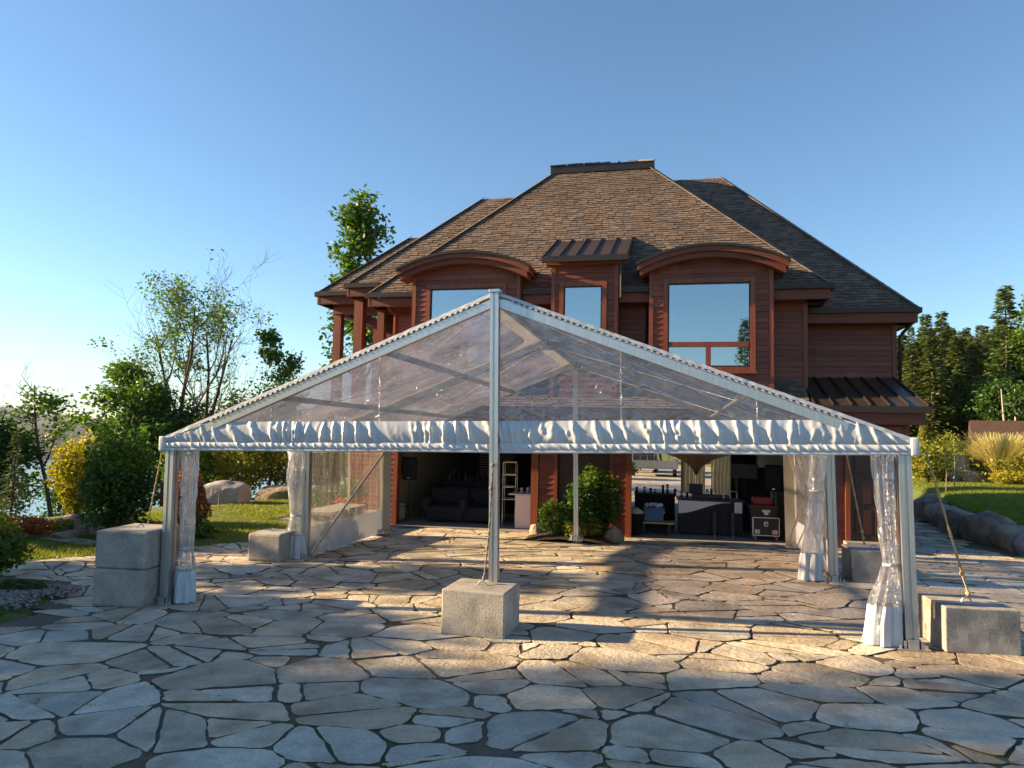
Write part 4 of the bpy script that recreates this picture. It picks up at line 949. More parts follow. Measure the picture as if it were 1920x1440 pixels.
# wire rack
t = thing('wire_rack', 'tall chrome tube rack beside the white counter', 'rack', (-4.18, 18.62, FZ), .1)
for sx in (-.17, .17):
    for sy in (-.2, .2): MB().tube([(sx, sy, 0), (sx, sy, 1.66)], .011, 8).build('upright', M['chrome'], t)
for z in (.25, .68, 1.0, 1.32, 1.65):
    s = MB(); s.tube([(-.17, -.2, z), (.17, -.2, z)], .009, 6); s.tube([(-.17, .2, z), (.17, .2, z)], .009, 6); s.tube([(-.17, -.2, z), (-.17, .2, z)], .009, 6); s.tube([(.17, -.2, z), (.17, .2, z)], .009, 6); s.build('shelf_frame', M['chrome'], t)
# white counter with cups
t = thing('white_counter', 'white fronted counter against the middle garage pier', 'counter', (-3.66, 18.3, FZ)); MB().rbox((-.24, -.3, 0), (.26, .5, .84), .012).build('front', M['whitep'], t); MB().rbox((-.42, -.34, .845), (.28, .54, .875), .008).build('counter_top', M['whitep'], t)
for i, (dx, dy, m, lb) in enumerate(((-.12, -.1, 'cream', 'beige paper cup on the white counter'), (.0, .1, 'whitep', 'white paper cup on the white counter'))):
    c = thing('paper_cup', lb, 'cup', (-3.66 + dx, 18.3 + dy, FZ + .877)); MB().lathe([(.035, 0), (.048, .13)], (0, 0, 0), 14).build('cup_body', M[m], c, True); MB().lathe([(.05, .128), (.05, .137)], (0, 0, 0), 14).build('rim', M['whitep'], c)
t = thing('blue_bag', 'crumpled blue bag on the white counter', 'bag', (-3.52, 18.42, FZ + .877)); m = MB(); m.grid(lambda u, v: ((.13 + .03 * nz(u * 6, v * 4)) * math.cos(6.283 * u) * math.sin(math.pi * (.02 + .78 * v)), (.1 + .03 * nz(u * 6, v * 4, 4)) * math.sin(6.283 * u) * math.sin(math.pi * (.02 + .78 * v)), .2 * v), 20, 10); m.build('bag_body', M['blue'], t, True); MB().tube([(-.04, 0, .18), (0, 0, .25), (.05, 0, .18)], .01, 6).build('handle', M['blue'], t)
t = thing('electric_heater', 'low white panel against the garage side wall', 'panel', (-7.2, 18.35, FZ)); MB().rbox((-.12, -.25, .02), (.1, .25, .38), .03).build('body', M['cream'], t); MB().rbox((-.1, -.24, .40), (.08, .24, .44), .01).build('lid', M['whitep'], t)
# ------------------------------------------------------------------ right bay
t = thing('rubbish_bin', 'dark grey bin behind the garage pier', 'bin', (-.86, 18.0, FZ)); MB().lathe([(.17, 0), (.2, .5), (.215, .5), (.215, .54)], (0, 0, 0), 16).build('body', M['blackp'], t, True); MB().lathe([(.22, .53), (.20, .57), (.06, .66), (.01, .67)], (0, 0, 0), 12).build('bin_bag', M['cream'], t, True)
t = thing('low_trestle', 'low black trestle with yellow board carrying the blue cooler', 'table', (-.36, 18.35, FZ)); MB().rbox((-.4, -.25, .27), (.44, .25, .31), .008).build('board', M['yellow'], t)
for sx in (-.3, .32): MB().box((sx - .03, -.2, 0), (sx + .03, .2, .268)).build('leg', M['blackp'], t)
t = thing('cooler', 'blue plastic cooler box piled with white rolls', 'cooler', (-.42, 18.33, FZ + .312)); MB().rbox((-.24, -.17, 0), (.24, .17, .33), .025).build('box', M['blue'], t); MB().rbox((-.26, -.19, .30), (.26, .19, .345), .012).build('rim', M['blue'], t)
for s in (-1, 1): MB().rbox((s * .25 - .02, -.05, .2), (s * .25 + .02, .05, .26), .008).build('handle', M['whitep'], t)
for i, (dx, dy, dz) in enumerate(((-.08, 0, .06), (.08, -.05, .05), (.02, .06, .06), (.15, .05, .05), (-.17, .03, .045))):
    p = thing('paper_roll', 'white paper roll heaped on the blue cooler', 'paper roll', (-.42 + dx, 18.33 + dy, FZ + .312 + .345 + dz), rnd.uniform(-.8, .8), 'paper rolls on the cooler')
    MB().tube([(0, -.06, 0), (0, .06, 0)], .052, 14).build('roll', M['whitep'], p, True); MB().tube([(0, -.062, 0), (0, .062, 0)], .02, 10).build('core', M['cream'], p)
# bar with white wave panel
t = thing('dj_bar', 'black bar with white wave shaped front panel', 'bar', (.93, 18.75, FZ)); MB().rbox((-.76, -.22, .02), (.80, .35, .86), .02).build('body', M['black'], t); MB().rbox((-.8, -.26, .86), (.86, .4, .895), .008).build('counter_top', M['blackp'], t)
pts = [(-.75, .84)] + [(-.75 + 1.2 * u, .50 + .0 + .30 * (3 * u * u - 2 * u ** 3) + .02) for u in np.linspace(0, 1, 14)] + [(.55, .83)]
MB().prism([(x, -.222, z) for x, z in pts], (0, 0, 0), (0, -.012, 0)).build('wave_panel', M['whitep'], t)
MB().box((.60, -.236, .58), (.78, -.222, .84)).build('end_panel', M['whitep'], t)
for x in (.12, .55): MB().rbox((x - .05, -.30, .0), (x + .05, -.223, .60), .02).build('leg_cover', M['blackp'], t); MB().lathe([(.03, 0), (.03, .03)], (x, -.33, 0), 10).build('foot', M['chrome'], t)
cbar('serving_counter', 'long dark counter behind the blue cooler', 'counter', (-.95, 19.4), (.1, 19.95), .92)
for i in range(13):
    x = -.88 + i * .16 + rnd.uniform(-.04, .04); h = rnd.uniform(.1, .24); yy = 19.6 if x < .05 else 18.9; zz = FZ + (.922 if x < .05 else .897)
    b = thing('drinking_glass', 'glass standing on the counters of the open garage bay', 'glass', (x, yy + rnd.uniform(-.1, .1), zz), 0, 'glasses on the garage counters'); MB().lathe([(.03, 0), (.034, h)], (0, 0, 0), 12).build('bowl', M['chrome'] if i % 2 else M['blackp'], b, True); MB().lathe([(.036, 0), (.03, .012)], (0, 0, 0), 12).build('base', M['blackp'], b)
t = thing('mixer', 'black sound mixer with chrome rail on the wave panel bar', 'mixer', (.98, 18.85, FZ + .897)); MB().rbox((-.45, -.18, 0), (.45, .18, .09), .012).build('case', M['blackp'], t); MB().tube([(.3, -.19, .02), (.3, -.19, .2), (.62, -.19, .2), (.62, -.19, .02)], .01, 8).build('rail', M['chrome'], t)
t = thing('laptop', 'open black laptop on the wave panel bar', 'laptop', (.62, 18.9, FZ + .99)); MB().rbox((-.17, -.11, 0), (.17, .11, .02), .004).build('keyboard', M['blackp'], t); MB().hexa([(-.17, .11, .02), (.17, .11, .02), (.17, .13, .02), (-.17, .13, .02), (-.17, .17, .24), (.17, .17, .24), (.17, .19, .24), (-.17, .19, .24)]).build('screen', M['blackp'], t)
# black backdrop, monitors, speaker, road case, red case
t = thing('stage_monitor', 'black screen on a pole behind the road case', 'screen', (1.9, 19.9, FZ), -.1); MB().rbox((-.33, -.06, 1.35), (.33, .06, 1.75), .015).build('panel', M['blackp'], t); MB().tube([(0, 0, .02), (0, 0, 1.36)], .025, 10).build('pole', M['blackp'], t); MB().lathe([(.25, 0), (.25, .02), (.03, .05)], (0, 0, 0), 16).build('base', M['blackp'], t)
cbar('dark_cabinet', 'tall black cabinet against the garage wall', 'cabinet', (1.75, 20.3), (2.6, 20.9), 1.66, False)
speaker((2.5, 18.95, FZ), -.15, 'loudspeaker above the road case', 1.12, .66, .42)
t = thing('road_case', 'black road case with white e emblem on castors', 'road case', (2.22, 18.40, FZ), .02)
MB().rbox((-.30, -.22, .11), (.30, .22, .54), .012).build('box', M['blackp'], t)
fr = MB()
for z in (.115, .535): fr.beam((-.30, -.225, z), (.30, -.225, z), .02, .025)
for x in (-.30, .30): fr.beam((x, -.225, .11), (x, -.225, .54), .025, .02, (0, 1, 0))
fr.build('edge_trim', M['chrome'], t)
for x in (-.2, .2): MB().rbox((x - .06, -.235, .15), (x + .06, -.222, .25), .006).build('latch', M['steel'], t)
cu = bpy.data.curves.new('e_emblem', 'FONT'); cu.body = 'e'; cu.size = .26; cu.extrude = .003; cu.align_x = 'CENTER'
tmp = link(bpy.data.objects.new('tmp', cu)); bpy.context.view_layer.update(); eme = bpy.data.meshes.new_from_object(tmp.evaluated_get(bpy.context.evaluated_depsgraph_get())); bpy.data.objects.remove(tmp); eme.materials.clear(); eme.materials.append(M['whitep'])
em = link(bpy.data.objects.new('emblem', eme), t); em.rotation_euler = (R_(90), 0, 0); em.location = (0, -.228, .33)
for sx in (-.24, .24):
    for sy in (-.17, .17): MB().tube([(sx - .015, sy, .05), (sx + .015, sy, .05)], .05, 12).build('castor', M['cream'], t)
t = thing('equipment_box', 'black tapered box with white mark on the road case', 'box', (2.2, 18.42, FZ + .542)); m = MB(); m.hexa([(-.30, -.2, 0), (.26, -.2, 0), (.26, .2, 0), (-.30, .2, 0), (-.36, -.24, .26), (.30, -.24, .26), (.30, .24, .26), (-.36, .24, .26)]); m.build('body', M['blackp'], t)
MB().prism([(x, -.232, z) for x, z in ((-.02, .06), (.08, .06), (.08, .12), (.13, .13), (.12, .18), (-.06, .18), (-.07, .13), (-.02, .12))], (0, 0, 0), (0, -.012, 0)).build('white_mark', M['whitep'], t); MB().box((-.37, -.25, .26), (.31, .25, .275)).build('lid', M['woodv'], t)
t = thing('red_case', 'red fabric case on top of the black box', 'case', (2.17, 18.42, FZ + .819)); MB().rbox((-.24, -.16, 0), (.22, .16, .20), .04).build('body', M['red'], t, True); MB().tube([(-.08, 0, .19), (-.06, 0, .24), (.06, 0, .24), (.08, 0, .19)], .01, 6).build('handle', M['black'], t)
for i, x in enumerate((-.25, .75, 1.25)):
    t = thing('ceiling_spotlight', 'black spotlight under the garage ceiling beam', 'spotlight', (x, 24.6, 2.02), 0, 'ceiling spotlights'); MB().rbox((-.16, -.12, 0), (.16, .12, .12), .02).build('housing', M['blackp'], t); MB().tube([(0, 0, .12), (0, 0, .76)], .012, 6).build('stem', M['blackp'], t)
SHADE = [(-18.5, 3.9, 9.0, 2.6), (-22.5, 3.6, 9.6, 2.8), (-17.0, 0.4, 9.0, 2.6), (-21.5, -.5, 9.6, 2.8), (-14.5, -3.0, 8.0, 2.6), (-18.5, -4.0, 9.6, 2.8), (-16.0, 6.6, 4.4, 1.3), (-26.5, 2.5, 9.6, 2.6), (-13.5, -7.5, 8.0, 2.6), (-24.0, -4.5, 9.6, 2.8), (-17.5, 9.3, 5.0, 1.5), (-20.5, 11.6, 5.0, 1.5)]
# ------------------------------------------------------------------ plants
def leaf_quads(C, size, up=.5, asp=.62, rng=None):
    rng = rng or nrg; n = len(C)
    a = rng.normal(size=(n, 3)); a[:, 2] *= .6; a /= np.linalg.norm(a, axis=1)[:, None]
    nn = rng.normal(size=(n, 3)); nn[:, 2] += up * 2; b = np.cross(nn, a); b /= np.linalg.norm(b, axis=1)[:, None] + 1e-9
    s = size * rng.uniform(.6, 1.3, n)[:, None]
    P = np.stack([C + a * s, C + b * s * asp, C - a * s, C - b * s * asp], 1); return P.reshape(-1, 3)
def skeleton(seed, height, spread, stems=1, levels=3, nchild=(5, 4, 3), r0=.12, lean=.12, crown_lo=.3, up=.25):
    rg = random.Random(seed); mb = MB(); tips = []
    def br(p, d, L, r, lv):
        n = 5 if lv == 0 else 4; pts = [p.copy()]; rad = [r]; q = p.copy(); dd = d.copy()
        for i in range(n):
            dd = (dd + Vector((rg.uniform(-1, 1), rg.uniform(-1, 1), rg.uniform(-.6, 1))) * (.12 if lv == 0 else .22) + Vector((0, 0, up * .3 if lv else 0))).normalized()
            q = q + dd * (L / n); pts.append(q.copy()); rad.append(max(r * (1 - (i + 1) / n * (.8 if lv else .75)), .004))
        mb.tube(pts, rad, (8, 6, 5, 4, 3)[lv], cap=False)
        if lv >= levels: tips.append((pts[-1], lv)); tips.append((pts[-2], lv)); return
        k = nchild[lv]
        for j in range(k):
            t = (crown_lo if lv == 0 else .3) + (1 - (crown_lo if lv == 0 else .3)) * (j + rg.uniform(.2, 1)) / k; t = min(t, .98)
            i = min(int(t * n), n - 1); pp = pts[i].lerp(pts[i + 1], t * n - i); ax = (pts[i + 1] - pts[i]).normalized()
            side = Vector((rg.uniform(-1, 1), rg.uniform(-1, 1), rg.uniform(-.2, .4))); side = (side - ax * side.dot(ax)).normalized()
            nd = (ax * rg.uniform(.5, .9) + side * rg.uniform(.6, 1.0)).normalized()
            cl = (spread * rg.uniform(.7, 1.1) * (1.15 - .6 * t) if lv == 0 else L * rg.uniform(.45, .7)); br(pp, nd, cl, max(rad[i] * .6, .006), lv + 1)
        tips.append((pts[-1], lv))
    for s in range(stems):
        a = 6.28 * s / stems + rg.uniform(-.4, .4); k = .28 if stems > 1 else lean
        br(Vector((0.05 * math.cos(a), .05 * math.sin(a), 0)), Vector((math.cos(a) * k * rg.uniform(.6, 1.3), math.sin(a) * k * rg.uniform(.6, 1.3), 1)).normalized(), height * rg.uniform(.8, 1.0), r0 / (1 if stems == 1 else 1.4), 0)
    return mb, tips
tree_cache = {}
def make_tree(kind, label, cat, loc, group=None, name='leafy_tree', seed=1, height=6, spread=2, stems=1, levels=3, nchild=(6, 4, 3), r0=.1, nleaf=40, lsize=.09, rc=.35, mat='leaf', bark='bark', keep=None, crown_lo=.3, rz=0.0, up=.25, cache=None):
    t = thing(name, label, cat, loc, rz, group)
    if cache and cache in tree_cache:
        for nm, me in tree_cache[cache]: link(bpy.data.objects.new(nm, me), t)
        return t
    mb, tips = skeleton(seed, height, spread, stems, levels, nchild, r0, crown_lo=crown_lo, up=up)
    tr = mb.build('trunk', M[bark], t, True)
    rg = np.random.default_rng(seed); C = []
    for p, lv in tips:
        if keep is not None and not keep(p, rg): continue
        n = int(nleaf * 1.35 * rg.uniform(.5, 1.4)); c = np.array(p) + np.clip(rg.normal(size=(n, 3)), -1.5, 1.5) * rc * np.array([.9, .9, .58]); C.append(c)
    C = np.concatenate(C) if C else np.zeros((1, 3)); cr = npmesh('crown', leaf_quads(C, lsize * .84, rng=rg), 4, M[mat], t)
    if cache: tree_cache[cache] = [('trunk', tr.data), ('crown', cr.data)]
    return t
def conifer(label, loc, h, r, seed, mat='needle', group=None, cache=None, cat='spruce', name='spruce_tree', bare=0.04, dens=1.0, rz=0.0):
    t = thing(name, label, cat, loc, rz, group)
    if cache and cache in tree_cache:
        h0, r0, lst = tree_cache[cache]
        for nm, me in lst: o = link(bpy.data.objects.new(nm, me), t)
        t.scale = (r / r0, r / r0, h / h0); return t
    rg = np.random.default_rng(seed); mb = MB(); mb.tube([(0, 0, 0), (.02, 0, h * .5), (0, 0, h * .99)], [h * .016, h * .010, .008], 7); tr = mb.build('trunk', M['bark'], t, True)
    Q = []; nw = int(34 * dens + h * 2.2); ls = max(h, 2) * .028
    for i in range(nw):
        f = bare + (1 - bare) * (i / nw); z = h * f; R = r * (1 - f) ** .85 * rg.uniform(.75, 1.12) + .015 * h
        for k in range(rg.integers(6, 10)):
            a = rg.uniform(0, 6.283); d = np.array([math.cos(a), math.sin(a), 0.0]); sd_ = np.array([-d[1], d[0], 0]); L = R * rg.uniform(.75, 1.1)
            npt = max(3, int(L / (ls * 1.1)))
            for j in range(npt):
                u = (j + .6) / npt; c = np.array([0, 0, z]) + d * L * u + np.array([0, 0, L * (.18 * u - .42 * u * u) + rg.normal() * ls * .3])
                for sgn in (-1, 1):
                    ax = d * rg.uniform(.6, 1.1) + sd_ * sgn * rg.uniform(.4, 1.0) + np.array([0, 0, rg.uniform(-.5, .15)]); ax /= np.linalg.norm(ax)
                    wv = np.cross(ax, [rg.normal() * .5, rg.normal() * .5, 1]); wv /= np.linalg.norm(wv) + 1e-9; l = ls * rg.uniform(.8, 1.5) * (1.15 - .5 * u)
                    Q += [c, c + ax * l * .6 + wv * l * .28, c + ax * l * 1.25, c + ax * l * .6 - wv * l * .28]
    cr = npmesh('crown', np.array(Q), 4, M[mat], t)
    if cache: tree_cache[cache] = (h, r, [('trunk', tr.data), ('crown', cr.data)])
    return t
def bush(label, loc, rx, ry, h, n, lsize, mat, seed, cat='shrub', name='leafy_shrub', stems=5, shape='round', group=None, mat2=None, split=.5, hollow=.35, bark='bark'):
    t = thing(name, label, cat, loc, 0, group); rg = np.random.default_rng(seed); rr = random.Random(seed)
    d = rg.normal(size=(n, 3)); d /= np.linalg.norm(d, axis=1)[:, None]; rad = rg.uniform(hollow, 1, n) ** .6
    bumps = np.array([1 + .35 * nz(v[0] * 1.9 + seed, v[1] * 1.9, v[2] * 1.9) + .18 * nz(v[0] * 5 + seed, v[1] * 5, v[2] * 5) for v in d]); rad = rad * bumps
    P = d * rad[:, None]; zz = P[:, 2] * .5 + .5
    if shape == 'cone': w = np.clip(1.15 - zz, .04, 1); P[:, 0] *= w * 1.25; P[:, 1] *= w * 1.25
    if shape == 'vase': w = .45 + .6 * zz; P[:, 0] *= w; P[:, 1] *= w
    C = np.stack([P[:, 0] * rx, P[:, 1] * ry, (.06 + .94 * np.clip(zz, -.02, 1.2)) * h], -1)
    C[:, 2] = np.maximum(C[:, 2], .02)
    mb = MB()
    for i in range(stems):
        a = rr.uniform(0, 6.28); q = rr.uniform(.25, .7); mb.tube([(0.03 * math.cos(a), .03 * math.sin(a), -.02), (rx * q * .4 * math.cos(a), ry * q * .4 * math.sin(a), h * .4), (rx * q * math.cos(a), ry * q * math.sin(a), h * rr.uniform(.7, .95))], [.018 * h ** .5, .012 * h ** .5, .004], 5)
    mb.build('stems', M[bark], t, True)
    if mat2:
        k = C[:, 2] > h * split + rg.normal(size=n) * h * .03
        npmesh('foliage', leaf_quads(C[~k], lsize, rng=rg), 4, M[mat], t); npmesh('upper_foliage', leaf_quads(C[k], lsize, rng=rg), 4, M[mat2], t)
    else: npmesh('foliage', leaf_quads(C, lsize, rng=rg), 4, M[mat], t)
    return t
def boulder(label, loc, size, seed, mat='boulder', group=None, rz=0.0, sink=.25, flat=.0):
    bm = bmesh.new(); bmesh.ops.create_icosphere(bm, subdivisions=4, radius=1)
    pr = random.Random(seed * 7.3); planes = []
    for _ in range(13):
        pn = Vector((pr.gauss(0, 1), pr.gauss(0, 1), pr.gauss(0, .8))).normalized(); planes.append((pn, pr.uniform(.62, .92)))
    for v in bm.verts:
        c = v.co.normalized(); k = 1 + .30 * nz(c.x * 1.1 + seed, c.y * 1.1, c.z * 1.1) + .14 * nz(c.x * 2.7 + seed, c.y * 2.7, c.z * 2.7) + .05 * nz(c.x * 7 + seed, c.y * 7, c.z * 7)
        q = c * k
        for pn, pd in planes:
            dd = q.dot(pn)
            if dd > pd: q = q - pn * (dd - pd) * .93
        q = q * (1 + .03 * nz(c.x * 9 + seed, c.y * 9, c.z * 9) + .018 * nz(c.x * 19, c.y * 19 + seed, c.z * 19)); m = max(abs(q.x), abs(q.y), abs(q.z)); q = q * (.72 + .28 / max(m, .5)); v.co = Vector((q.x * size[0], q.y * size[1], max(q.z, -.75) * size[2]))
    me = bpy.data.meshes.new('boulder'); bm.to_mesh(me); bm.free(); me.materials.append(M[mat]); me.polygons.foreach_set('use_smooth', [True] * len(me.polygons))
    o = link(bpy.data.objects.new('boulder', me)); o.location = (loc[0], loc[1], loc[2] + size[2] * (1 - sink) * .8); o.rotation_euler = (0, 0, rz); return tag(o, label, 'boulder', group)
def tzf(x, y): return float(tz(x, y))
def G(x, y, dz=0.0): return (x, y, tzf(x, y) + dz)

# --- lakeside trees
make_tree('t', 'half bare spreading tree with many fine twigs above the lake bank', 'tree', G(-22.6, 30), seed=21, height=10.6, spread=4.6, stems=5, levels=4, nchild=(6, 4, 4, 3), r0=.2, nleaf=11, lsize=.10, rc=.34, mat='leaf', keep=lambda p, r: (p.z < 4.6 and r.random() < .5) or (abs(p.x + .6) < 1.1 and r.random() < .3) or r.random() < .015, crown_lo=.22, up=.5)
make_tree('t', 'narrow leafy maple with bare side twigs on the lake bank', 'tree', G(-23.6, 26), seed=33, height=5.4 - tzf(-23.6, 26), spread=2.3, levels=3, nchild=(9, 4, 3), r0=.13, nleaf=26, lsize=.12, rc=.34, mat='leaf', keep=lambda p, r: r.random() < .85, crown_lo=.2)
make_tree('t', 'thin crooked tree with a bare leaning top on the lake bank', 'tree', G(-24.0, 24), seed=45, height=4.9 - tzf(-24, 24), spread=1.9, levels=3, nchild=(6, 3, 3), r0=.1, nleaf=20, lsize=.11, rc=.32, mat='leaf', keep=lambda p, r: p.z < 6.2 and r.random() < .75, crown_lo=.45)
make_tree('t', 'slender dark tree with tufted crown between the bare tree and the house', 'tree', G(-18.4, 30), seed=52, height=8.6, spread=1.15, levels=2, nchild=(16, 4), r0=.09, nleaf=22, lsize=.12, rc=.28, mat='leaf', crown_lo=.25)
make_tree('t', 'tall open crowned maple rising behind the timber porch', 'tree', G(-13.3, 28.4), seed=61, height=12.9, spread=2.3, levels=3, nchild=(10, 4, 3), r0=.15, nleaf=24, lsize=.14, rc=.38, mat='leaf', keep=lambda p, r: r.random() < .8, crown_lo=.32, up=.5)
BG = 'leafy trees massed along the lake bank'
for i, (x, y, top, sp, mt) in enumerate(((-28.5, 30, 2.4, 1.8, 'leaf'), (-25.0, 27.8, 2.9, 1.8, 'leafd'), (-25.6, 30.6, 3.0, 1.9, 'leaf'), (-21.6, 27, 2.5, 1.8, 'leafd'), (-24.4, 32, 3.2, 1.9, 'leafo'), (-21.3, 30.5, 2.6, 1.8, 'leaf'), (-20.4, 31, 3.0, 1.9, 'leafo'), (-19.4, 32.5, 3.2, 1.9, 'leafd'), (-17.0, 31.5, 2.2, 1.7, 'leaf'))):
    make_tree('b', ('mid green bushy tree at the open lake end of the lakeside belt', 'dark green bushy tree beside the narrow leafy maple', 'mid green bushy tree behind the narrow leafy maple', 'dark green bushy tree in front of the half bare tree', 'olive green bushy tree behind the half bare tree', 'mid green bushy tree under the half bare tree', 'olive green bushy tree between the half bare and slender trees', 'dark green bushy tree behind the slender tufted tree', 'low mid green tree at the house end of the lakeside belt')[i], 'tree', G(x, y), BG, seed=70 + i, height=top - tzf(x, y), spread=sp, levels=3, nchild=(8, 5, 3), r0=.1, nleaf=17, lsize=.11, rc=.36, mat=mt, crown_lo=.25)
make_tree('b', 'dense dark tree at the lakeshore beside the small pale spruce', 'tree', G(-26.4, 22.0), seed=90, height=2.4 - tzf(-26.4, 22.0), spread=2.2, levels=3, nchild=(9, 5, 3), r0=.1, nleaf=36, lsize=.11, rc=.45, mat='leafd', crown_lo=.1)
make_tree('t', 'leafless grey tree with fine twigs at the lakeshore', 'tree', G(-27.2, 22.5), seed=91, height=8.6, spread=2.4, stems=2, levels=4, nchild=(5, 4, 3, 3), r0=.1, nleaf=3, lsize=.06, rc=.2, mat='leafd', keep=lambda p, r: r.random() < .05, crown_lo=.3)
make_tree('b', 'low spreading tree hanging over the lake gap', 'tree', G(-25.4, 26.4), seed=92, height=1.0 - tzf(-25.4, 26.4), spread=1.8, levels=3, nchild=(8, 5, 3), r0=.08, nleaf=30, lsize=.10, rc=.36, mat='leafd', crown_lo=.05)
conifer('small pale spruce in front of the lake', G(-16.3, 15.0), 2.3, .62, 101, 'needley', dens=.7)
bush('yellow leaved shrub above the brown boulders', G(-14.75, 15.4), .82, .8, 2.15, 5200, .050, 'leafy', 111, shape='vase', hollow=.25)
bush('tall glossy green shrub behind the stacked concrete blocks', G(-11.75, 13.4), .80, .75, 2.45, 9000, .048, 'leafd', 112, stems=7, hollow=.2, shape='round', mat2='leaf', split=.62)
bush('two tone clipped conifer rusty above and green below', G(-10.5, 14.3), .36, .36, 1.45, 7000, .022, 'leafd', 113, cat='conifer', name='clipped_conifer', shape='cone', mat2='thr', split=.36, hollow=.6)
bush('low orange red shrub at the lawn edge', G(-13.9, 13.2), .62, .5, .42, 2600, .032, 'leafr', 114)
bush('rusty orange shrub behind the stacked concrete blocks', G(-11.0, 14.6), .42, .42, 1.55, 3000, .035, 'thr', 115, mat2='leafr', split=.6)
bush('pale green hosta beneath the two tone conifer', G(-10.1, 14.0), .34, .3, .26, 260, .09, 'leaf', 116, name='hosta_plant', cat='hosta', stems=2)
bush('tiny bright green shrub beside the guy rope', G(-10.9, 13.3), .18, .18, .5, 700, .03, 'leaf', 117)
bush('small yellow green shrub beside the brown boulders', G(-13.2, 13.5), .26, .24, .38, 900, .03, 'leafy', 118)
bush('round yellow orange shrub behind the grey boulder', G(-15.4, 23.6), 1.15, 1.1, 2.5, 4200, .075, 'leafy', 119, mat2='leafo', split=.3)
bush('olive green shrub behind the flat tan boulder', G(-14.0, 24.6), 1.1, 1.0, 2.4, 4200, .07, 'leafo', 120)
bush('bright green shrub beside the flat tan boulder', G(-12.7, 24.8), 1.1, 1.0, 2.1, 4200, .07, 'leaf', 121)
bush('dark green shrub between the grey boulder and lake', G(-17.0, 22.6), 1.0, 1.0, 2.4, 3600, .075, 'leaf', 122)
bush('dark low shrub beside the tied curtain on the lawn side', G(-9.3, 18.8), .7, .6, .9, 3000, .04, 'leafd', 123)
bush('reddish shrub beside the porch foundation', G(-8.5, 18.2), .5, .5, 1.1, 2600, .035, 'leafr', 124, mat2='leafd', split=.55)
for i, (x, y) in enumerate(((-12.35, 17.8),)):
    t = thing('young_sapling', 'thin young sapling on the sunny lawn', 'sapling', G(x, y)); MB().tube([(0, 0, 0), (.02, 0, .35), (0, .01, .62)], [.012, .009, .004], 6).build('trunk', M['birch'], t); npmesh('crown', leaf_quads(np.array([0, 0, .6]) + nrg.normal(size=(14, 3)) * .05, .025), 4, M['leafo'], t)
# boulders on the lawn side
RG = 'brown boulders banked at the lawn edge'
for i, (x, y, sx, sz, lb) in enumerate(((-13.45, 14.0, .42, .30, 'rounded brown boulder under the yellow shrub'), (-12.95, 13.85, .40, .34, 'broad brown boulder in the middle of the lawn edge bank'), (-12.45, 13.95, .45, .32, 'dark brown boulder beside the tall glossy shrub'), (-13.0, 13.55, .5, .13, 'flat grey slab in front of the brown boulders'), (-12.9, 14.5, .5, .42, 'upper brown boulder behind the lawn edge bank'), (-11.3, 14.9, .45, .38, 'brown boulder behind the rusty orange shrub'))):
    boulder(lb, G(x, y, -.05), (sx, sx * .75, sz), 10 + i * 3.7, 'boulder', RG, rnd.uniform(0, 3))
boulder('large angular grey boulder on the lawn edge', G(-14.0, 20.6, -.1), (.85, .6, .5), 3.3, 'greyrock', None, .2)
boulder('flat topped tan boulder beside the grey boulder', G(-13.2, 22.5, -.1), (.85, .5, .36), 8.1, 'boulder', None, .1)
boulder('dark half hidden boulder beside the flat tan boulder', G(-12.1, 22.8, -.1), (.6, .4, .34), 15.5, 'greyrock', None, .3)
# stepping path and cream garden wall
pm = MB(); pm.grid(lambda u, v: (-17 + 5.6 * u, 12.75 + .5 * v + .25 * math.sin(u * 4) + .15 * nz(u * 5, v), tzf(-17 + 5.6 * u, 13) + .02), 30, 3); tag(pm.build('garden_path', M['path']), kind='structure')
t = thing('garden_wall', 'low cream stone planter wall beside the house corner', 'wall', (-7.95, 16.5, -.12)); MB().rbox((-.45, -1.1, 0), (.25, .75, .44), .03).build('wall_body', M['cream'], t); MB().rbox((-.5, -1.15, .44), (.3, .8, .54), .02).build('coping', M['concrete'], t)
# --- near bed
bed = MB(); bed.grid(lambda u, v: (-11.5 + 3.6 * u - .6 * v * u, 6.2 + 2.55 * v, float(gp(-10, 7.5)) - .02 + .09 * math.sin(math.pi * u) * math.sin(math.pi * v) + .03 * nz(u * 9, v * 9)), 30, 20); tag(bed.build('planting_bed', M['mulch'], smooth=True), kind='structure')
def pebbles(name, label, n, fx, fy, s, mat):
    V, F = [], []
    ico = [(0, 0, 1), (.9, 0, .2), (.28, .85, .25), (-.72, .53, .2), (-.72, -.53, .25), (.28, -.85, .2), (0, 0, -1)]; fc = [(0, 1, 2), (0, 2, 3), (0, 3, 4), (0, 4, 5), (0, 5, 1), (6, 2, 1), (6, 3, 2), (6, 4, 3), (6, 5, 4), (6, 1, 5)]
    for i in range(n):
        x, y = fx(), fy(); q = s * rnd.uniform(.5, 1.3); a = rnd.uniform(0, 6.28); z = tzf(x, y) + .05; b = len(V)
        for p in ico: V.append((x + q * (p[0] * math.cos(a) - p[1] * math.sin(a)) * rnd.uniform(.8, 1.2), y + q * (p[0] * math.sin(a) + p[1] * math.cos(a)), z + q * .6 * p[2]))
        F += [tuple(k + b for k in f) for f in fc]
    o = meshobj(name, V, F, M[mat], None, True); o['label'] = label; return tag(o, kind='stuff')
pebbles('gravel', 'grey pebbles along the planting bed rim', 1500, lambda: rnd.gauss(-8.75, .34), lambda: rnd.uniform(7.0, 8.85), .035, 'gravel')
bush('leafy green bush at the planting bed corner', (-10.15, 8.75, float(gp(-10, 8.7)) - .02), .75, .65, 1.1, 6500, .04, 'leaf', 131, mat2='leafo', split=.7)
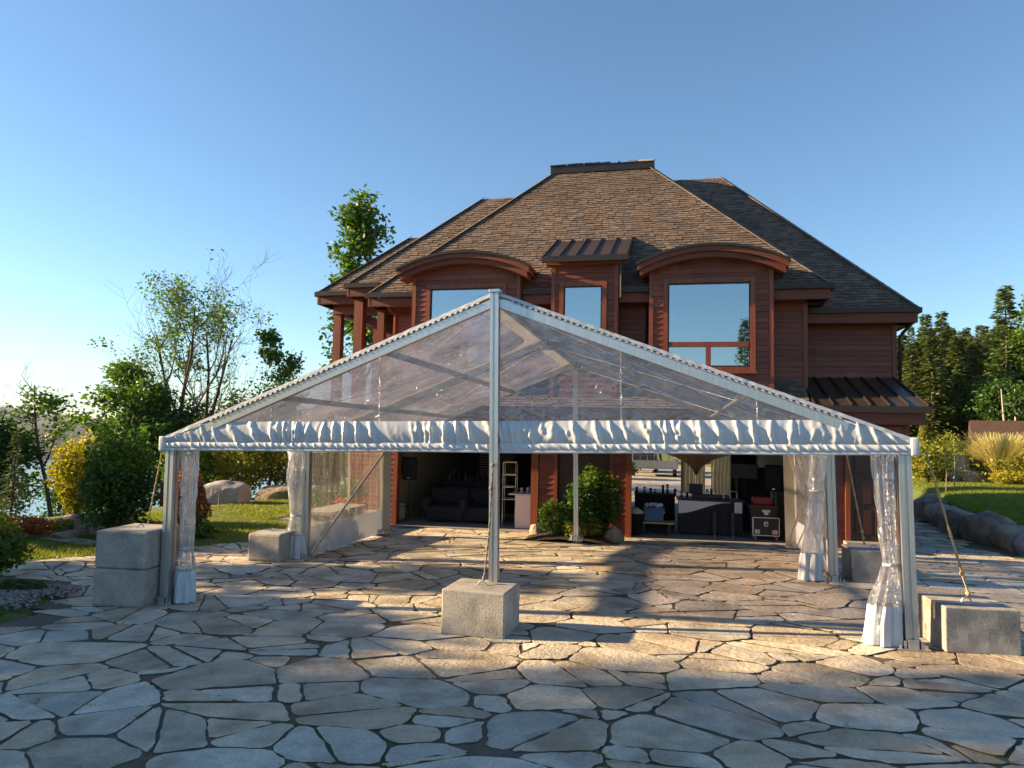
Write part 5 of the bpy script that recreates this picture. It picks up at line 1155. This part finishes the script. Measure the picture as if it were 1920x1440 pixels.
bush('small dark groundcover clump at the bed rim', (-9.0, 8.55, float(gp(-9, 8.5))), .4, .2, .16, 1500, .022, 'leafd', 132, stems=2)
bush('bright green grass tuft at the bed rim', (-8.2, 7.0, float(gp(-8, 7))), .35, .5, .12, 1800, .025, 'leaf', 133, stems=2)
# --- planter at the house pier
pl = MB(); pl.grid(lambda u, v: (-3.35 + 2.3 * u, 15.95 + 1.5 * v, float(gp(-2, 16.5)) - .03 + .22 * (math.sin(math.pi * u) * math.sin(math.pi * (.15 + .85 * v))) ** .7 + .03 * nz(u * 9, v * 9)), 26, 18); tag(pl.build('mulch_bed', M['mulch'], smooth=True), kind='structure')
PG = float(gp(-2, 16.5))
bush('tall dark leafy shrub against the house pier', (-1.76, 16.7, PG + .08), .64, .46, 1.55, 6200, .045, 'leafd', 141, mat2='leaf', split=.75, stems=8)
bush('bright green flowering shrub beside the pale boulder', (-2.62, 16.45, PG + .06), .38, .34, .85, 3000, .028, 'leaf', 142)
bush('loose olive shrub with pale flowers at the tent back post', (-2.05, 16.3, PG + .04), .5, .36, .68, 3000, .03, 'leafo', 143, mat2='leaf', split=.6)
boulder('pale squarish boulder at the garage pier', (-3.12, 16.95, PG - .06), (.2, .2, .24), 2.2, 'boulder', None, .4)
boulder('round tan boulder beside the dark leafy shrub', (-1.28, 16.55, PG - .04), (.27, .24, .25), 5.6, 'boulder', None, 1.0)
boulder('small red brown stone in the mulch', (-2.05, 16.12, PG + .02), (.16, .12, .14), 9.9, 'boulder')
# --- retaining wall boulders
WG = 'boulders of the low retaining wall'
k = 0
for y0, sz, mt in ((26.0, .62, 'boulder'), (24.3, .52, 'boulder'), (22.9, .5, 'greyrock'), (21.5, .55, 'boulder'), (20.2, .6, 'boulder'), (19.0, .52, 'boulder'), (17.9, .62, 'greyrock'), (16.7, .6, 'greyrock'), (15.4, .58, 'boulder'), (14.1, .6, 'greyrock'), (12.7, .6, 'boulder')):
    x0 = float(wallx(y0)) + .15; w = .78 + .12 * nz(k * 3.1)
    if y0 > 25: x0 -= .2
    boulder('%s boulder, %s of the low retaining wall' % ('grey' if mt == 'greyrock' else 'brown', ('standing at the house end', 'second from the house end', 'third from the house end', 'fourth from the house end', 'fifth from the house end', 'sixth from the house end', 'seventh from the house end', 'eighth from the house end', 'ninth from the house end', 'second from the patio end', 'at the patio end')[k]), (x0, y0, float(gp(x0, y0)) - .1), (.5, w, sz * .85), 20 + k * 2.3, mt, WG, rnd.uniform(-.3, .3)); k += 1
# --- garden beyond the lawn
def PX(x, y): return G(x, y)
bush('mixed green shrub at the back lawn edge beside the driveway', PX(11.4, 36.0), 1.0, 1.0, 1.9, 3800, .07, 'leafo', 151)
bush('bright yellow green shrub at the back lawn edge', PX(12.2, 36.6), .9, .8, 1.3, 3000, .06, 'leaf', 152)
bush('slim column conifer beyond the lawn', PX(12.0, 38.4), .38, .38, 3.3, 4200, .055, 'leafo', 153, cat='conifer', name='column_conifer', shape='cone', hollow=.55)
bush('spreading dark juniper before the red cabin', PX(14.0, 37.6), 1.5, 1.0, 1.5, 5200, .06, 'needley', 154, mat2='leafo', split=.6)
bush('yellow flowering clump beneath the tall ornamental grass', PX(14.3, 34.4), 1.0, .6, .6, 2200, .05, 'leafy', 155)
bush('olive shrub beneath the tall ornamental grass', PX(14.6, 35.0), 1.1, .9, 1.3, 4600, .05, 'leafo', 156, mat2='leafy', split=.85)
bush('reddish small maple before the red cabin', PX(12.9, 38.0), .7, .7, 2.2, 1500, .06, 'leafr', 157, mat2='leafo', split=.45)
boulder('white boulder among the back lawn shrubs', PX(12.6, 36.2), (.5, .5, .75), 31.0, 'greyrock'); boulder('tan boulder under the spreading juniper', PX(13.2, 35.8), (.7, .4, .35), 34.0, 'boulder'); boulder('pale boulder beside the ornamental grass', PX(14.6, 38.2), (.55, .5, .75), 37.0, 'boulder')
for lb, x, y, h in (('slim sapling with few leaves on the driveway side lawn', 10.35, 30.7, 1.5), ('taller staked sapling on the driveway side lawn', 11.1, 32.0, 2.2)):
    t = thing('young_sapling', lb, 'sapling', PX(x, y)); MB().tube([(0, 0, 0), (.03, 0, h * .5), (0, .02, h)], [.022, .016, .006], 6).build('trunk', M['birch'], t); c = np.array([0, 0, h * .72]) + nrg.normal(size=(260, 3)) * np.array([.2, .2, h * .16]); npmesh('crown', leaf_quads(c, .045), 4, M['leafo'], t)
t = thing('ornamental_grass', 'tall pale plumed ornamental grass clump beyond the lawn', 'grass clump', PX(14.2, 35.6)); V = []
for i in range(2600):
    a = nrg.uniform(0, 6.28); r = nrg.uniform(0, .5); L = nrg.uniform(1.5, 2.3); ld = abs(nrg.normal(.5, .28)); d = np.array([math.cos(a), math.sin(a), 0]); sdv = np.array([-d[1], d[0], 0]) * .010; p = d * r
    p1 = p + d * ld * .3 + np.array([0, 0, L * .55]); p2 = p + d * ld * 1.3 + np.array([0, 0, L * nrg.uniform(.8, 1)])
    V += [p - sdv, p + sdv, p1 + sdv, p1 - sdv, p1 - sdv, p1 + sdv, p2 + sdv * 1.6, p2 - sdv * .3]
npmesh('blades', np.array(V), 4, M['straw'], t); npmesh('base_leaves', leaf_quads(nrg.normal(size=(900, 3)) * np.array([.5, .5, .35]) + np.array([0, 0, .7]), .09), 4, M['leafo'], t)
# red cabin
cb = thing('red_cabin', 'low red timber cabin with rusty roof at the forest edge', 'cabin', (19.1, 43.6, tzf(19.1, 43.6) + .5), -.3)
MB().box((-2.6, -1.8, -.8), (2.6, 1.8, 1.5)).build('wall', M['wood'], cb)
MB().prism([(-3.0, -2.3, 1.35), (-3.0, 2.3, 1.35), (-3.0, 0, 2.35)], (0, 0, 0), (6.0, 0, 0)).build('roof', pmat('rusty_roof', (.07, .035, .026), (.04, .024, .019), 3, .85, .5, 20), cb)
MB().box((-1.9, -1.86, .3), (-.9, -1.78, 1.1)).build('window', M['gutter'], cb); MB().box((.4, -1.86, -.6), (1.3, -1.78, 1.2)).build('door', M['dooor'], cb)
# --- forest on the hillside
FG = 'trees on the wooded hillside'
frnd = random.Random(5)
conifer('tallest dark spruce standing above the hillside trees', G(19.4, 47.5), 10.6, 2.2, 201, 'needle', FG, 'spA')
conifer('pointed spruce beside the house downpipe', G(17.9, 56.5), 9.2, 2.1, 202, 'needle', FG, 'spB')
conifer('slim pointed spruce next to the downpipe spruce', G(19.8, 59), 9.4, 1.8, 203, 'needley', FG, 'spC')
for i in range(120):
    y = 45.0 + 50 * frnd.random() ** 1.7; x = y * frnd.uniform(.262, .455) + frnd.uniform(-.5, .5); h = frnd.uniform(5.6, 8.2) + .012 * (y - 46); c = frnd.choice(('spA', 'spB', 'spC', 'spC')); 
    if abs(x - 19.1) < 3.8 and y < 47: continue
    conifer('pale green spruce among the hillside trees' if c == 'spC' else 'dark green spruce among the hillside trees', G(x, y), h, h * frnd.uniform(.19, .26), 0, group=FG, cache=c, rz=frnd.uniform(0, 6))
for i in range(30):
    y = 50 + 46 * frnd.random() ** 1.2; x = y * frnd.uniform(.262, .46); k = i % 4; mt = ('leaf', 'leafd', 'leafo', 'leaf')[k]
    if abs(x - 19.1) < 3.6 and y < 47: y += 6
    t = make_tree('f', {'leaf': 'mid green leafy tree among the hillside trees', 'leafd': 'dark green leafy tree among the hillside trees', 'leafo': 'olive leafy tree among the hillside trees'}[mt], 'tree', G(x, y), FG, seed=300 + k, height=5.2, spread=1.9, levels=3, nchild=(9, 5, 3), r0=.11, nleaf=26, lsize=.12, rc=.4, mat=mt, crown_lo=.1, cache='bl%d' % k, rz=frnd.uniform(0, 6)); s = frnd.uniform(.6, 1.1); t.scale = (s, s, s)
for i, (x, y, h) in enumerate(((21.6, 47.0, 8.4), (23.6, 52.0, 8.0), (19.0, 46.2, 3.2))):
    make_tree('f', ('tall big leafy maple at the forest edge beside the cabin', 'broad leafy maple at the forest edge behind the cabin', 'large maple deeper in the forest edge')[i], 'tree', G(x, y), FG, seed=330 + i, height=h, spread=2.8, levels=3, nchild=(9, 5, 4), r0=.16, nleaf=34, lsize=.12, rc=.42, mat='leafd' if i else 'leaf', crown_lo=.22)
for i, (x, y) in enumerate(((18.0, 44.2), (18.5, 44.4), (18.9, 43.9))):
    t = thing('birch_trunk', 'pale leafless trunk at the sunny forest edge', 'tree trunk', G(x, y), 0, FG); MB().tube([(0, 0, -.2), (.1 * (i - 1), 0, 2), (.25 * (i - 1), 0, 4.6)], [.09, .07, .03], 7).build('trunk', M['birch'], t); mb = MB()
    for q in range(6): z = 1.2 + q * .5; a = q * 2.4; mb.tube([(.05 * (i - 1) * z, 0, z), (.7 * math.cos(a), .7 * math.sin(a), z + .3)], [.02, .006], 4)
    mb.build('branches', M['birch'], t)
# --- trees off to the lake side whose shade falls on the patio, and trees behind the viewer
SH = 'shade trees beside the patio'
for i, (x, y, h, sp) in enumerate(SHADE):
    make_tree('s', 'leafy maple beside the patio shading the flagstones', 'tree', G(x, y), SH, seed=400 + i % 3, height=h, spread=sp, levels=3, nchild=(9, 5, 3), r0=.16, nleaf=9, lsize=.17, rc=.5, mat='leaf', crown_lo=.12, rz=i * 1.7, cache='sh%d%.1f' % (i % 3, h))
conifer('tall spruce standing behind the viewer and mirrored in the large window', (6.2, -30, tzf(6.2, -30)), 12.4, 2.0, 0, group='trees behind the viewer', cache='spA')
for i in range(12):
    x = -30 + i * 5.5; y = -38 + 4 * nz(i * 1.7); c = ('spB', 'spC')[i % 2]; conifer('spruce in the row behind the viewer', G(x, y), 7 + 1.5 * nz(i * .9), 1.5, 0, group='trees behind the viewer', cache=c)
# ------------------------------------------------------------------ behind the house, seen through the open garage
dv = MB(); dv.grid(lambda u, v: (-7 + 18 * u, 28.3 + 32 * v, -.075), 4, 4); tag(dv.build('driveway', M['path']), kind='structure')
t = thing('utility_trailer', 'grey metal cage trailer parked on the back driveway', 'trailer', (-.95, 44.5, -.07), .05)
MB().rbox((-1.35, -1.5, .45), (1.15, 1.5, .56), .02).build('bed', M['steel'], t); MB().box((-1.4, -1.56, .55), (1.2, -1.5, .95)).build('tailgate', M['steel'], t)
for i in range(7): MB().box((-1.37 + i * .415, -1.55, .95), (-1.32 + i * .415, -1.5, 1.95)).build('bar', M['chrome'], t)
for z in (1.4, 1.93): MB().box((-1.38, -1.552, z), (1.18, -1.498, z + .05)).build('rail', M['chrome'], t)
for s in (-1.42, 1.22): MB().box((s, -1.5, .5), (s + .05, 1.5, 1.9)).build('side_panel', M['steel'], t)
for s in (-1.3, 1.1): MB().tube([(s - .1, -.9, .32), (s + .1, -.9, .32)], .32, 16).build('wheel', M['blackp'], t)
t = thing('parked_jeep', 'dark boxy off road car parked beyond the cage trailer', 'car', (-1.9, 49.0, -.07)); MB().rbox((-.95, -1.9, .5), (.95, 1.9, 1.15), .1).build('body', M['blackp'], t); MB().rbox((-.85, -.9, 1.15), (.85, 1.7, 1.85), .1).build('cabin', M['blackp'], t); MB().box((-.7, -.93, 1.25), (.7, -.9, 1.7)).build('windscreen', M['glass'], t)
for sx in (-.9, .9):
    for sy in (-1.2, 1.2): MB().tube([(sx - .12, sy, .4), (sx + .12, sy, .4)], .4, 16).build('wheel', M['blackp'], t)
t = thing('curtained_gazebo', 'beige curtain panels of a gazebo behind the garage', 'gazebo', (1.35, 31.5, -.07))
for x0, x1 in ((-.85, .05), (.3, 1.1)):
    c = MB(); c.grid(lambda u, v: (x0 + (x1 - x0) * u, .05 * math.sin(u * 34 + 2 * nz(v * 2)), .02 + 2.3 * v), 40, 8); c.build('curtain', M['beige'], t, True)
for x in (-.9, 1.15): MB().box((x - .05, -.05, 0), (x + .05, .05, 2.4)).build('gazebo_post', M['brownc'], t)
MB().box((-.95, -.08, 2.4), (1.2, .08, 2.5)).build('top_rail', M['brownc'], t)
t = thing('patio_umbrella', 'brown patio umbrella half folded behind the garage', 'umbrella', (.95, 28.9, -.07))
MB().tube([(0, 0, 0), (0, 0, 2.5)], .03, 8).build('pole', M['brownc'], t); MB().lathe([(.3, 0), (.3, .06), (.05, .1)], (0, 0, 0), 16).build('base', M['blackp'], t)
c = MB(); c.grid(lambda u, v: ((.06 + 2.9 * v ** 1.7) * (1 + .12 * math.sin(14 * 6.283 * u) * (1 - .4 * v)) * math.cos(6.283 * u), (.06 + 1.5 * v ** 1.7) * (1 + .12 * math.sin(14 * 6.283 * u)) * math.sin(6.283 * u), .95 + .95 * (1 - (1 - v) ** 1.9) + .05 * math.sin(14 * 6.283 * u) * v), 128, 16); c.build('canopy', M['brownc'], t, True)
bush('low orange and green shrub beside the back driveway', (-3.0, 40, -.1), 1.2, 1.0, 1.2, 2600, .07, 'leafr', 161, mat2='leaf', split=.3)
for i in range(8): make_tree('f', 'leafy tree beyond the back driveway', 'tree', G(-11 + i * 3.4, 66 + 3 * nz(i * 1.3)), 'trees beyond the back driveway', seed=300, cache='bl%d' % (i % 4), rz=i * 1.1)

# ------------------------------------------------------------------ air
hm, ht, ho = newmat('haze_air'); hv = ht.nodes.new('ShaderNodeVolumePrincipled'); hv.inputs['Color'].default_value = (.62, .78, 1, 1); hv.inputs['Density'].default_value = 7e-5; hv.inputs['Anisotropy'].default_value = .0
ht.links.new(hv.outputs[0], ho.inputs['Volume'])
tag(MB().box((-4700, -4700, -33), (4700, 4700, 75)).build('haze', hm), kind='stuff')
